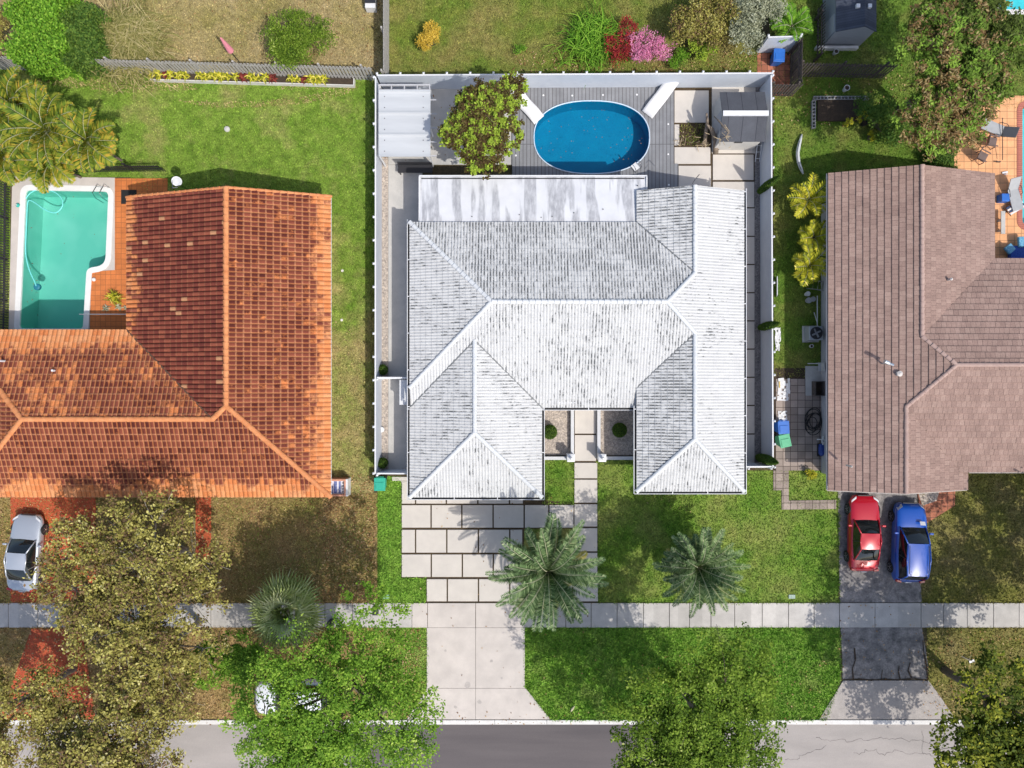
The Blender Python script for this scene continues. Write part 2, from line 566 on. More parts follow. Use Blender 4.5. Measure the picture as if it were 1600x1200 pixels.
POOL_L = PX(rounded([(41, 297), (171, 299), (166, 415), (137, 420), (131, 514), (31, 514)], [6, 9, 14, 8, 6, 6]))
POOL_C = []
for k in range(64):
    q = 2 * math.pi * k / 64
    c, s_ = math.cos(q), math.sin(q)
    e = 2 / 2.35
    POOL_C.append((X(924) + 3.375 * math.copysign(abs(c) ** e, c), Y(216) + 2.13 * math.copysign(abs(s_) ** e, s_)))
POOL_R = PX(rounded([(1596, 166), (1740, 166), (1740, 352), (1596, 352)], 8))
POOL_T = PX(rounded([(1548, -80), (1700, -80), (1700, 16), (1560, 16)], 10))

ground_m = grassmat('ground_grass', (.07, .10, .02), (.10, .12, .03), (.12, .09, .05), .4, .15, off=31)
g = holed('ground', [(-150, -150), (150, -150), (150, 150), (-150, 150)],
          [offset(POOL_L, .1), offset(POOL_C, .02), offset(POOL_R, .1), offset(POOL_T, .1)], 0.0, ground_m)

# ---------------------------------------------------------------- lawns
lawn_left_m = grassmat('lawn_left', (.16, .28, .03), (.25, .37, .055), (.46, .38, .16), .10, .4, yfade=(2.0, 9.0, .22))
lawn_front_m = grassmat('lawn_front_left', (.26, .24, .06), (.33, .28, .085), (.46, .31, .14), .30, .5)
lawn_green_m = grassmat('lawn_green', (.13, .27, .026), (.22, .36, .045), (.37, .38, .11), .20, .35, off=4)
lawn_strip_m = grassmat('lawn_strip', (.18, .36, .04), (.27, .45, .065), (.38, .44, .13), .10, .4, off=9)
lawn_tan_m = grassmat('lawn_tan', (.28, .26, .07), (.34, .29, .10), (.47, .37, .19), .30, .30, off=2)
lawn_olive_m = grassmat('lawn_olive', (.15, .23, .03), (.22, .26, .045), (.34, .27, .10), .18, .3, off=13)
lawn_right_m = grassmat('lawn_right', (.12, .23, .025), (.17, .27, .035), (.30, .27, .08), .16, .35, off=17)
lawn_far_m = grassmat('lawn_far_right', (.22, .23, .045), (.27, .25, .06), (.30, .24, .10), .2, .5, off=21)


def inpoly(P, poly):
    x, y = P[:, 0], P[:, 1]
    c = np.zeros(len(P), bool)
    n = len(poly); j = n - 1
    for i in range(n):
        xi, yi = poly[i][0], poly[i][1]; xj, yj = poly[j][0], poly[j][1]
        if yi != yj:
            c ^= ((yi > y) != (yj > y)) & (x < (xj - xi) * (y - yi) / (yj - yi) + xi)
        j = i
    return c


def scatter(poly, n, holes=()):
    a = np.array([p[:2] for p in poly]); lo, hi = a.min(0), a.max(0)
    P = rng.random((int(n), 2)) * (hi - lo) + lo
    k = inpoly(P, poly)
    for h in holes: k &= ~inpoly(P, h)
    return P[k]


def area(poly):
    a = np.array([p[:2] for p in poly]); lo, hi = a.min(0), a.max(0)
    return float((hi - lo).prod())


def blades(name, poly, dens, m, h=.07, w=.03, holes=(), z=.004, lab=None, lean=.6):
    P = scatter(poly, dens * area(poly), holes)
    n = len(P)
    ang = rng.random(n) * 2 * np.pi
    hh = h * (.5 + rng.random(n))
    ww = w * (.6 + .8 * rng.random(n))
    d = np.stack([np.cos(ang), np.sin(ang)], 1)
    la = rng.random(n) * 2 * np.pi
    ln = np.stack([np.cos(la), np.sin(la)], 1) * (hh * lean * rng.random(n) * 2)[:, None]
    V = np.zeros((n, 3, 3), np.float32)
    V[:, 0, :2] = P - d * ww[:, None]; V[:, 1, :2] = P + d * ww[:, None]; V[:, 2, :2] = P + ln
    V[:, :2, 2] = z; V[:, 2, 2] = z + hh
    t = .25 + .75 * rng.random(n)
    o = quads(name, V, m, tint=t, nper=3)
    tag(o, kind='stuff')
    return o


def lawn(name, poly, m, z=.004, dens=260, h=.06, holes=()):
    if holes:
        o = holed(name, poly, list(holes), z, m)
    else:
        o = MB().sheet(poly, z).build(name, m)
        o['kind'] = 'structure'
    if dens: blades('grass', poly, dens, m, h=h, holes=holes, z=z)


lawn('lawn', PX([(-60, 100), (0, 103), (250, 118), (588, 124), (583, 941), (-60, 941)]), lawn_left_m, dens=230,
     holes=[rect(16, 277, 204, 530)])
lawn('lawn', rect(-60, 770, 590, 941.5), lawn_front_m, z=.008, dens=230)
lawn('lawn', PX([(-80, -80), (604, -80), (604, 118), (250, 112), (-80, 96)]), lawn_tan_m, dens=240)
lawn('lawn', rect(606, -80, 1190, 118), lawn_olive_m, dens=260)
lawn('lawn', PX([(1190, -90), (1760, -90), (1760, 170), (1500, 170), (1500, 268), (1310, 278), (1310, 590), (1209, 590), (1209, 118)]), lawn_right_m, z=.003, dens=240,
     holes=[offset(POOL_T, .2)])
lawn('lawn', PX([(590, 744), (627, 744), (627, 903), (666, 903), (666, 941), (590, 941)]), lawn_strip_m, dens=420, h=.08)
lawn('lawn', rect(847, 718, 897, 787), lawn_green_m, dens=420)
lawn('lawn', PX([(933, 718), (1000, 716), (1170, 735), (1310, 735), (1310, 941), (933, 941)]), lawn_green_m, dens=330)
lawn('lawn', rect(-60, 980, 667, 1124), lawn_front_m, dens=200)
lawn('lawn', PX([(590, 980), (667, 980), (667, 1080), (640, 1124), (560, 1124)]), lawn_strip_m, z=.012, dens=400)
lawn('lawn', PX([(820, 980), (1312, 980), (1312, 1062), (1290, 1124), (860, 1124), (820, 1072)]), lawn_strip_m, dens=480, h=.1)
lawn('lawn', rect(1440, 725, 1660, 941), lawn_far_m, dens=260)
lawn('lawn', PX([(1448, 980), (1660, 980), (1660, 1124), (1470, 1124), (1448, 1062)]), lawn_far_m, dens=240)


for pl_, dn in ((PX([(60, 120), (300, 128), (310, 140), (200, 146), (60, 132)]), 260), (PX([(270, 156), (340, 160), (400, 158), (470, 152), (545, 136), (548, 146), (480, 162), (400, 168), (330, 168)]), 260), (PX([(440, 131), (560, 134), (560, 142), (440, 140)]), 200), (PX([(515, 500), (588, 520), (588, 760), (515, 740)]), 60), (PX([(1000, 745), (1090, 760), (1080, 800), (1010, 790)]), 30)):
    blades('grass', pl_, dn, lawn_tan_m, h=.08, w=.035)


def struct(name, mb, m, **k):
    o = mb.build(name, m, **k); o['kind'] = 'structure'; return o


# fallen leaves on the dry front yard and under the trees
leaf_litter = leafmat('leaf_litter', [(0, (.16, .075, .03)), (.5, (.34, .19, .08)), (1, (.62, .45, .25))], .1, .8)


def litter(poly, dens, hole=()):
    P = scatter(poly, dens * area(poly), hole)
    n = len(P); a = rng.random(n) * 6.28; s_ = .03 + .04 * rng.random(n)
    d = np.stack([np.cos(a), np.sin(a)], 1) * s_[:, None]; e = np.stack([-d[:, 1], d[:, 0]], 1) * .55
    V = np.zeros((n, 4, 3), np.float32)
    for i, o_ in enumerate((-d, e, d, -e)): V[:, i, :2] = P + o_
    V[:, :, 2] = .075 + .03 * rng.random((n, 4))
    o = quads('fallen_leaves', V, leaf_litter, tint=rng.random(n)); o['kind'] = 'stuff'


litter(rect(505, 740, 588, 941), 45)
litter(rect(0, 775, 590, 941), 16)
litter(rect(-30, 982, 660, 1122), 30)
litter(rect(1440, 985, 1640, 1120), 14)
litter(rect(1000, 1020, 1290, 1122), 4)
litter(rect(140, 0, 600, 100), 5)
litter(rect(800, 80, 1180, 116), 25)
litter(rect(1200, 100, 1420, 200), 8)

# ---------------------------------------------------------------- street
mb = MB().sheet([(-70, Y(1131)), (70, Y(1131)), (70, Y(1131) - 9), (-70, Y(1131) - 9)], .02)
struct('road', mb, road_light)
mb = MB().sheet(PX([(560, 1132), (1085, 1132), (1120, 1180), (1105, 1420), (575, 1420), (540, 1200)]), .024)
struct('road_patch', mb, road_dark)
mb = MB()
x = -62.0
while x < 62:
    mb.box(x, Y(1131), 0, x + 3.03, Y(1124.3), .085)
    x += 3.05
struct('kerb', mb, kerb_white, bevel=.01)
mb = MB()
joints = [-120, -70, 14, 60, 105, 150, 196, 240, 285, 330, 395, 440, 508, 551, 600, 644]
joints2 = [820, 884, 923.5, 964, 1005, 1045.5, 1077, 1110.5, 1147.5, 1190.5, 1231.5, 1271.5]
joints3 = [1271.5, 1311, 1366.5, 1438.5, 1473.5, 1510.5, 1551.5, 1591.5, 1640, 1700]
for J in (joints, joints2, joints3):
    for a, b in zip(J[:-1], J[1:]):
        mb.prism(PX([(a + .45, 942), (b - .45, 942), (b - .45, 980), (a + .45, 980)]), 0, .055 + random.uniform(-.008, .008))
struct('pavement', mb, walk_concrete, bevel=.008)
mb = MB()
for (a, b) in ((644, 668), (668.4, 743), (743.4, 820)):
    mb.prism(rect(a + .2, 942, b - .2, 980), 0, .06)
for (a, b) in ((667, 743), (743.4, 820)):
    mb.prism(rect(a + .1, 980.4, b, 1074.5), 0, .06)
mb.prism(PX([(667, 1075), (743, 1075), (743, 1123.3), (636, 1123.3)]), 0, .06)
mb.prism(PX([(743.4, 1075), (821.5, 1075), (860, 1123.3), (743.4, 1123.3)]), 0, .06)
struct('driveway_apron', mb, drive_concrete, bevel=.006)

mb = MB().prism(PX([(1309, 766), (1385, 764), (1432, 764), (1440, 941), (1312, 941)]), 0, .03)
mb.prism(PX([(1313, 980.5), (1440, 980.5), (1450, 1040), (1449, 1061), (1316, 1061), (1316, 1030)]), 0, .03)
struct('driveway', mb, asphalt)
mb = MB().prism(PX([(1317, 1063), (1450, 1063), (1470, 1090), (1492, 1123.3), (1280, 1123.3)]), 0, .05)
struct('driveway_apron', mb, apron_concrete)
crack = MB()
for (pts) in ([(1318, 1061.5), (1340, 1060), (1362, 1062.5), (1380, 1060), (1405, 1062), (1425, 1059), (1449, 1063)], [(1441, 1000), (1443, 1022), (1447, 1040), (1449, 1062)],
              [(1404, 1040), (1403, 1050), (1406, 1061)], [(1421, 1035), (1418, 1048), (1424, 1058)], [(1333, 1062), (1331, 1045), (1336, 1030), (1334, 1012)], [(1376, 1061), (1378, 1046)]):
    for a, b in zip(pts[:-1], pts[1:]):
        w = random.uniform(.6, 1.6)
        p = Vector(a); q = Vector(b); nrm = Vector((-(q - p).y, (q - p).x)).normalized() * w
        crack.sheet(PX([tuple(p - nrm), tuple(q - nrm * .6), tuple(q + nrm), tuple(p + nrm * .7)]), .0555)
struct('driveway_cracks', crack, soil)
mb = MB().prism(rect(17, 760, 150, 941), 0, .03)
mb.prism(PX([(50, 981), (128, 981), (150, 1124), (0, 1124)]), 0, .03)
struct('red_driveway', mb, red_paint)
struct('red_path', MB().prism(rect(306, 770, 330, 878), 0, .03), red_paint)

def cracks(name, segs, m, z, w=.012, seed=1):
    g = np.random.default_rng(seed); mb = MB()
    for (x0, y0, ang, L) in segs:
        p = Vector((x0, y0)); a = ang
        for k in range(int(L / .18)):
            q = p + Vector((math.cos(a), math.sin(a))) * .18
            nr = Vector((-(q - p).y, (q - p).x)).normalized() * w * g.uniform(.4, 1.3)
            mb.sheet([tuple(p - nr), tuple(q - nr * .8), tuple(q + nr * .8), tuple(p + nr)], z)
            p = q; a = ang + g.normal() * .5
    return struct(name, mb, m)


cracks('road_cracks', [(-14, -20.6, .05, 7), (17.8, -20.7, .02, 9), (20, -21.6, 0, 8), (16, -22.0, .3, 3), (24, -20.3, -1.5, 1.5), (-11, -21.5, -.1, 5), (6, -21.2, .02, 6), (-3, -22.0, .01, 5), (2, -20.4, -1.4, 1.2)], road_dark, .0245, .012)
mb = MB(); g0 = np.random.default_rng(8)
for (cx_, cy_, r_) in ((-2.6, -17.6, .20), (-1.2, -16.2, .10), (-3.9, -15.6, .08), (-1.9, -18.6, .13), (-.6, -17.2, .07), (-3.3, -18.9, .10)):
    mb.sheet([(cx_ + r_ * (.7 + .5 * g0.random()) * math.cos(q * .5236), cy_ + r_ * (.7 + .5 * g0.random()) * math.sin(q * .5236)) for q in range(12)], .0615)
struct('driveway_stains', mb, mat('stain_faint', (.40, .365, .34), (.48, .44, .41), 8, .8, fine=.2))


def edge_grass(pts, m, dens=55, z=.03, sd=.045, closed=False):
    pts = [np.array(W(u, v)[:2]) for u, v in pts]; P = []
    for a, b in zip(pts[:-1], pts[1:]):
        n = int(np.linalg.norm(b - a) * dens); t = rng.random(n)[:, None]
        cl = np.sin(t * 37) * np.sin(t * 91 + 1) > -.45
        q = a * (1 - t) + b * t + rng.normal(size=(n, 2)) * sd
        P.append(q[cl[:, 0]])
    P = np.concatenate(P); n = len(P)
    ang = rng.random(n) * 6.28; d = np.stack([np.cos(ang), np.sin(ang)], 1)
    V = np.zeros((n, 3, 3), np.float32); w = .03
    V[:, 0, :2] = P - d * w; V[:, 1, :2] = P + d * w; V[:, 2, :2] = P + rng.normal(size=(n, 2)) * .05
    V[:, :2, 2] = z; V[:, 2, 2] = z + .05 + .06 * rng.random(n)
    tag(quads('grass', V, m, tint=.3 + .7 * rng.random(n), nper=3), kind='stuff')


edge_grass([(820, 981), (820, 1072), (860, 1124)], lawn_strip_m)
edge_grass([(820, 981), (1312, 981), (1312, 1062), (1290, 1124)], lawn_strip_m)
edge_grass([(860, 1124), (1290, 1124)], lawn_strip_m, z=.08)
edge_grass([(935, 720), (935, 941), (1310, 941), (1310, 770)], lawn_green_m)
edge_grass([(627, 752), (627, 903), (666, 903), (666, 941), (592, 941), (592, 745)], lawn_strip_m)
edge_grass([(0, 942), (590, 942)], lawn_front_m, 70)
edge_grass([(0, 981), (590, 981)], lawn_front_m, 70)
edge_grass([(1209, 130), (1209, 590)], lawn_right_m, 60)
edge_grass([(1440, 770), (1440, 941), (1600, 941)], lawn_far_m)
edge_grass([(1448, 981), (1600, 981)], lawn_far_m)
edge_grass([(581, 130), (581, 740)], lawn_left_m, 60)
edge_grass([(667, 985), (667, 1075)], lawn_strip_m)
edge_grass([(848, 720), (897, 720), (897, 787), (848, 787)], lawn_green_m)
litter(rect(300, 1112, 1290, 1131), 6)
litter(rect(640, 760, 935, 1120), .5)
litter(rect(1310, 941, 1450, 1065), 3)
litter(rect(600, 130, 800, 260), 2)
# ---------------------------------------------------------------- white house: paths and slabs
struct('soil_bed', MB().sheet(PX([(627, 748), (800, 748), (800, 776), (897, 786), (897, 634), (933, 634), (934, 940.8), (665.6, 940.8), (665.6, 902.5), (627, 902.5)]), .012), mulch)
mb = MB()
rows = [(753, 786.5, [627, 649.5, 697.5, 746.7, 796, 818]), (789, 824, [627, 673.7, 721.7, 770.5, 819, 857.5, 897]),
        (827.5, 863, [627, 649.5, 698.2, 747.5, 796.5, 817]), (866, 901, [627, 674, 722.5, 770.8, 818]), (904.5, 939, [666, 699, 747.7, 796.5, 846, 895, 935])]
for v0, v1, J in rows:
    for a, b in zip(J[:-1], J[1:]):
        mb.prism(rect(a + 1.1, v0, b - 1.1, v1), 0, .07)
for v0, v1 in ((636, 677.3), (679.7, 720), (723, 747), (749.3, 785), (787.7, 822.3), (825, 861), (863.5, 902)):
    mb.prism(rect(898 if v1 < 721 else 897.4, v0, 931 if v1 < 721 else 933, v1), 0, .07)
mb.prism(rect(613, 745, 640, 751), 0, .06)
mb.prism(rect(627, 751.5, 649, 753.5), 0, .06)
struct('driveway_slabs', mb, slab_pale, bevel=.008)
struct('palm_bed', MB().sheet(rect(819, 826, 896, 903), .016), lawn_olive_m)

# side yards
struct('side_path', MB().prism(rect(607, 258, 660, 740), 0, .05), concrete)
struct('patio', MB().prism(rect(607, 128, 802, 257.6), 0, .052), concrete)
struct('pebble_bed', MB().prism(rect(594, 246, 606.6, 739), 0, .04), pebble)
mb = MB()
for v0, v1 in [(326, 368.5), (370.5, 412.5), (414.5, 456.5), (458.5, 500.5), (502.5, 544.5), (546.5, 588.5), (590.5, 632.5), (634.5, 677), (679, 727)]:
    mb.prism(rect(1150, v0, 1178.4, v1), 0, .06)
for a in ((1053.5, 142, 1107, 192), (1053.5, 195, 1061, 227.5), (1053.5, 230.5, 1109.5, 256.5), (1060, 259.5, 1110.5, 291.5), (1113.5, 242, 1177, 281.5), (1113.5, 284.5, 1178, 324), (1112, 130, 1180, 240)):
    mb.prism(rect(a[0], a[1], a[2], a[3]), 0, .06)
struct('garden_slabs', mb, slab_pale, bevel=.006)
struct('grey_pebble_bed', MB().prism(rect(1178.8, 132, 1196, 731), 0, .045), pebble_grey)
struct('bed_soil', MB().sheet(rect(1050, 126, 1180, 735), .02), mulch)
blades('grass', rect(1062, 194, 1106, 229), 120, lawn_olive_m, h=.16, z=.02)
# entry courts
for a, b, m_ in ((846, 890.3, pebble), (936.6, 998, pebble)):
    struct('entry_gravel', MB().prism(rect(a, 625, b, 711), 0, .05), m_)
struct('planting_soil', MB().sheet(rect(1209, 575, 1290, 735), .006), soil)

# deck with the hole for the oval pool
deck = holed('deck', [p for p in rect(800, 138, 1052, 296)], [offset(POOL_C, .03)], .14, deck_mat, thick=.14)
struct('deck', MB().prism(rect(1000, 257, 1059, 296), 0, .135), deck_mat)


DL = ['between the left lounger and the fence', 'second from left in the row above the oval pool', 'third from left in the row above the oval pool', 'left of the right lounger, fourth in the row', 'right of the oval pool, upper of two', 'right of the oval pool, lower of two', 'in the bottom right corner of the deck', 'left of the oval pool by the lime tufted tree']
dli = 0
first = None
for (u, v) in ((849, 149), (894, 149.5), (942, 148.5), (995, 148), (1044, 194), (1044, 241), (1045, 289), (806, 243)):
    if first is None:
        first = MB().lathe(0, 0, [(.05, 0), (.055, .015), (.03, .025)], 12).build('deck_light', white_plastic)
        tag(first, '', 'deck light', 'deck lights')
        o = first
    else:
        o = first.copy(); col.objects.link(o)
    o.location = (X(u, .14), Y(v, .14), .141)
    o['label'] = 'small white deck light ' + DL[dli]; dli += 1


# ---------------------------------------------------------------- pools
def pool(outline, depth, wl, rimz, rimw, liner, water, rim, label, loc, rim_round=False):
    t = thing('swimming_pool', label, 'swimming pool', loc)
    n = len(outline)
    mb = MB()
    top = rimz - .01
    vs = [(p[0], p[1], top) for p in outline] + [(p[0], p[1], -depth) for p in outline]
    mb.add(vs, [(i, (i + 1) % n, n + (i + 1) % n, n + i) for i in range(n)] + [tuple(range(n, 2 * n))])
    mb.build('liner', liner, t, True)
    MB().sheet(offset(outline, -.005), wl).build('water', water, t, True)
    mb = MB()
    if rim_round:
        pts = [(p[0], p[1], rimz) for p in outline]
        mb.tube(pts + [pts[0]], rimw, 8, False)
    else:
        i_ = offset(outline, -.02); o_ = offset(outline, rimw)
        vs = [(p[0], p[1], rimz) for p in i_] + [(p[0], p[1], rimz) for p in o_] + [(p[0], p[1], rimz - .14) for p in i_] + [(p[0], p[1], -.02) for p in o_]
        fs = []
        for i in range(n):
            j = (i + 1) % n
            fs += [(i, j, n + j, n + i), (i, 2 * n + i, 2 * n + j, j), (n + i, n + j, 3 * n + j, 3 * n + i)]
        mb.add(vs, fs)
    mb.build('pool_rim', rim, t, True, smooth=rim_round)
    return t


liner_blue = mat('liner_blue', (.0, .26, .43), (.0, .215, .38), 1.2, .6, fine=.1)
liner_teal = mat('liner_teal', (.36, .66, .60), (.22, .56, .49), .22, .7, lo=.4, hi=.6)
liner_pale = mat('liner_pale', (.55, .75, .78), rough=.7)
water_blue = watermat('water_blue', (.40, .88, .95))
water_teal = watermat('water_teal', (.68, .93, .89))
water_aqua = watermat('water_aqua', (.35, .9, .95))
pc = pool(POOL_C, 1.15, .0, .165, .035, liner_blue, water_blue, mat('rim_blue', (.62, .74, .86), rough=.4),
          'oval blue water swimming pool set in the grey deck', (X(924), Y(216), 0), True)
pl = pool(POOL_L, 1.5, -.02, .07, .3, liner_teal, water_teal, mat('coping_white', (.80, .79, .77), (.70, .70, .69), 2, .7),
          'murky green L shaped pool beside the terracotta roofed house', (X(95), Y(400), 0))
pr = pool(POOL_R, 1.3, -.05, .06, .3, liner_pale, water_aqua, brick_coping, 'pale aqua pool with red brick coping at the right edge', (X(1620), Y(260), 0))
pt = pool(POOL_T, 1.3, -.05, .06, .25, liner_pale, water_aqua, kerb_white, 'bright cyan pool corner showing above the big tree', (X(1600), Y(0), 0))

def floaters(name, poly, n, z):
    P = scatter(poly, n); n = len(P); a = rng.random(n) * 6.28; s_ = .02 + .025 * rng.random(n)
    d = np.stack([np.cos(a), np.sin(a)], 1) * s_[:, None]; e = np.stack([-d[:, 1], d[:, 0]], 1) * .6
    V = np.zeros((n, 4, 3), np.float32)
    for i, o_ in enumerate((-d, e, d, -e)): V[:, i, :2] = P + o_
    V[:, :, 2] = z
    o = quads(name, V, leaf_litter, tint=rng.random(n) * .5); o['kind'] = 'stuff'


floaters('floating_leaves', offset(POOL_C, -.3), 60, .006)
floaters('floating_leaves', offset(POOL_L, -.3), 30, -.014)
# pool ladder of the oval pool
mb = MB()
for dx in (-.2, .2):
    pts = []
    for k in range(9):
        q = math.pi * k / 8
        pts.append((dx, .28 * math.cos(q), .14 + .5 * math.sin(q)))
    pts += [(dx, -.28, -.8)]
    mb.tube(pts, .022, 6)
for zz in (-.1, -.4): mb.box(-.2, -.32, zz, .2, -.24, zz + .03)
lad = thing('pool_ladder', 'small steel ladder with hooped rails on the oval pool edge', 'ladder', (X(992), Y(262), 0), R(135))
lad.rotation_euler = (0, 0, R(-142 + 180))
mb.build('ladder_rails', chrome, lad, smooth=True)
MB().box(-.19, -.2, .17, .19, .2, .2).build('ladder_step', white_plastic, lad)

# surround of the left pool and terracotta terrace
holed('pool_terrace', PX([(14, 530), (20, 276), (180, 278), (180, 422), (142, 424), (140, 530)]), [offset(POOL_L, .2)], .045, drive_concrete, thick=.05)
struct('terrace', MB().prism(PX([(180, 279), (262, 279), (262, 305), (205, 305), (205, 530), (141, 530), (143, 425), (180, 422)]), 0, .04), terracotta_floor)
mb = thing('pool_cleaner', 'thin turquoise hose looping over the green pool to a round suction cleaner', 'pool cleaner', (X(57), Y(448), -.05))
hp = [(40, 311), (46, 303), (54, 298), (66, 296.5), (80, 298), (92, 305), (98, 315), (96, 325), (88, 332), (78, 331), (66, 325), (55, 317), (46, 313), (43, 320), (41.5, 350), (40, 390), (42, 408), (47, 425), (54, 440), (57, 448)]
hh = MB()
pts = []
for i in range(len(hp) - 1):
    for k in range(4):
        t = k / 4
        p0 = hp[max(i - 1, 0)]; p1 = hp[i]; p2 = hp[i + 1]; p3 = hp[min(i + 2, len(hp) - 1)]
        q = [0.5 * (2 * p1[a] + (p2[a] - p0[a]) * t + (2 * p0[a] - 5 * p1[a] + 4 * p2[a] - p3[a]) * t * t + (3 * p1[a] - p0[a] - 3 * p2[a] + p3[a]) * t ** 3) for a in (0, 1)]
        pts.append(W(q[0], q[1], 0)[:2] + (.0,))
hh.tube(pts, .035, 6)
hh.build('hose', mat('hose_teal', (.20, .75, .72), rough=.5), mb, True, smooth=True)
MB().lathe(0, 0, [(.12, -.12), (.2, -.1), (.2, 0.02), (.1, .06)], 16).build('cleaner_head', mat('cleaner_blue', (.02, .20, .28), rough=.5), mb)
# ---------------------------------------------------------------- tiled roofs
def tile_plane(bm_t, poly, down, ep, ze, slope, pitch, course, amp, step, ns, mi, shape='barrel'):
    """poly in plan (convex); down = unit plan vector down the slope; ep = a point on the eave line (height ze)"""
    d = Vector(down).normalized(); s = Vector((-d.y, d.x))
    ep = Vector(ep)
    ce = course * math.cos(math.atan(slope))
    P = [Vector(p) for p in poly]
    # s measured from the world origin so that neighbouring pieces match
    ss = [p.dot(s) for p in P]; ts = [-(p - ep).dot(d) for p in P]
    s0 = math.floor(min(ss) / pitch) - 1; s1 = math.ceil(max(ss) / pitch) + 1
    k0 = math.floor(min(ts) / ce) - 1; k1 = math.ceil(max(ts) / ce) + 1
    fr = (np.arange(ns) / ns)
    if shape == 'flat': fr = np.array([0.0, .97]) ; ns = 2
    S = np.concatenate([(i + fr) for i in range(s0, s1)] + [[s1]])
    f = S - np.floor(S)
    if shape == 'barrel': prof = amp * np.abs(np.sin(np.pi * f)) ** .8
    elif shape == 'roll': prof = amp * (.5 - .5 * np.cos(2 * np.pi * f)) ** .8
    else: prof = np.zeros_like(S)
    nS = len(S)
    verts = []; uvs = []
    jit = np.random.default_rng(5).normal(0, 1, (k1 - k0 + 1, s1 - s0 + 2))
    for k in range(k0, k1):
        ji = jit[k - k0][(np.floor(S) - s0).astype(int)]
        for (tt, st, vv) in ((k * ce, step, k + .002), ((k + 1) * ce, 0.0, k + .998)):
            sc = S * pitch
            if shape == 'flat': sc = sc + (k % 2) * pitch * .5
            x = ep.x - ep.dot(s) * s.x + s.x * sc - d.x * tt
            y = ep.y - ep.dot(s) * s.y + s.y * sc - d.y * tt
            z = ze + slope * tt + prof + st + ji * (.004 if shape != 'flat' else .003)
            verts.append(np.stack([x, y, z], 1)); uvs.append(np.stack([S, np.full(nS, vv)], 1))
    V = np.concatenate(verts); U = np.concatenate(uvs)
    nr = len(verts)
    i = np.arange(nS - 1)
    F = []
    for r in range(nr - 1):
        a = r * nS + i
        F.append(np.stack([a, a + nS, a + nS + 1, a + 1], 1))
    F = np.concatenate(F)
    # orientation: make normals up
    a, b, c = V[F[0, 0]], V[F[0, 1]], V[F[0, 2]]
    if np.cross(b - a, c - a)[2] < 0: F = F[:, ::-1]
    cx = V[F].mean(1)
    lo = np.array([min(p.x for p in P) - .3, min(p.y for p in P) - .3]); hi = np.array([max(p.x for p in P) + .3, max(p.y for p in P) + .3])
    keep = ((cx[:, :2] > lo) & (cx[:, :2] < hi)).all(1)
    F = F[keep]
    me = bpy.data.meshes.new('tmp')
    me.from_pydata(V.tolist(), [], F.tolist())
    uvl = me.uv_layers.new(name='UVMap')
    li = np.zeros(len(me.loops), np.int32); me.loops.foreach_get('vertex_index', li)
    uvl.data.foreach_set('uv', U[li].astype(np.float32).ravel())
    me.polygons.foreach_set('material_index', np.full(len(me.polygons), mi, np.int32))
    bm = bmesh.new(); bm.from_mesh(me)
    bmesh.ops.delete(bm, geom=[v for v in bm.verts if not v.link_faces], context='VERTS')
    n = len(P)
    ar = sum(P[q].x * P[(q + 1) % n].y - P[(q + 1) % n].x * P[q].y for q in range(n))
    for q in range(n):
        p0, p1 = P[q], P[(q + 1) % n]
        e = (p1 - p0)
        if e.length < 1e-5: continue
        no = Vector((e.y, -e.x, 0)) * (1 if ar > 0 else -1)
        bmesh.ops.bisect_plane(bm, geom=bm.verts[:] + bm.edges[:] + bm.faces[:], plane_co=(p0.x, p0.y, 0), plane_no=no.normalized(), clear_outer=True)
    bm.to_mesh(me); bm.free()
    bm_t.from_mesh(me)
    bpy.data.meshes.remove(me)


def make_roof(planes, mats, parent, pitch, course, amp, step, ns, shape, flat_normals=False):
    bm = bmesh.new()
    for (poly, down, ep, ze, slope, mi) in planes:
        tile_plane(bm, poly, down, ep, ze, slope, pitch, course, amp, step, ns, mi, shape)
    me = bpy.data.meshes.new('roof'); bm.to_mesh(me); bm.free()
    if shape != 'flat':
        me.polygons.foreach_set('use_smooth', [True] * len(me.polygons))
        me.set_sharp_from_angle(angle=R(50))
    return link_mesh(me, 'roof', mats, parent, True)


def caps(lines, m, parent, r=.11, seg=.36, n=7, hb=.02, taper=.8):
    """half round cap tiles along hips and ridges"""
    for a, b in lines:
        mb = MB()
        a, b = Vector(a), Vector(b)
        L = (b - a).length; k = max(1, round(L / seg))
        t = (b - a).normalized(); side = t.cross(Vector((0, 0, 1))).normalized(); up = side.cross(t)
        for i in range(k):
            p = a + (b - a) * (i / k); q = a + (b - a) * ((i + 1.12) / k)
            vs = []
            jr = random.uniform(.95, 1.05)
            for (c, rr, off) in ((p, r * jr, .012), (q, r * taper * jr, -.01)):
                for j in range(n):
                    th = math.pi * j / (n - 1)
                    vs.append(c + side * math.cos(th) * rr + up * (math.sin(th) * rr * .75 + hb + off))
            mb.add(vs, [(j, j + 1, n + j + 1, n + j) for j in range(n - 1)] + [tuple(range(n))])
        mb.build('ridge_cap', m, parent, smooth=False)


def strips(lines, m, parent, w=.1, z=.05):  # dark strips laid in as the shadow lines along the roof valleys
    for a, b in lines:
        mb = MB()
        a, b = Vector(a), Vector(b)
        s = (b - a).cross(Vector((0, 0, 1))).normalized() * w / 2
        u = Vector((0, 0, z))
        mb.add([a - s + u, b - s + u, b + s + u, a + s + u], [(0, 3, 2, 1)])
        mb.build('valley_shade_strip', m, parent)


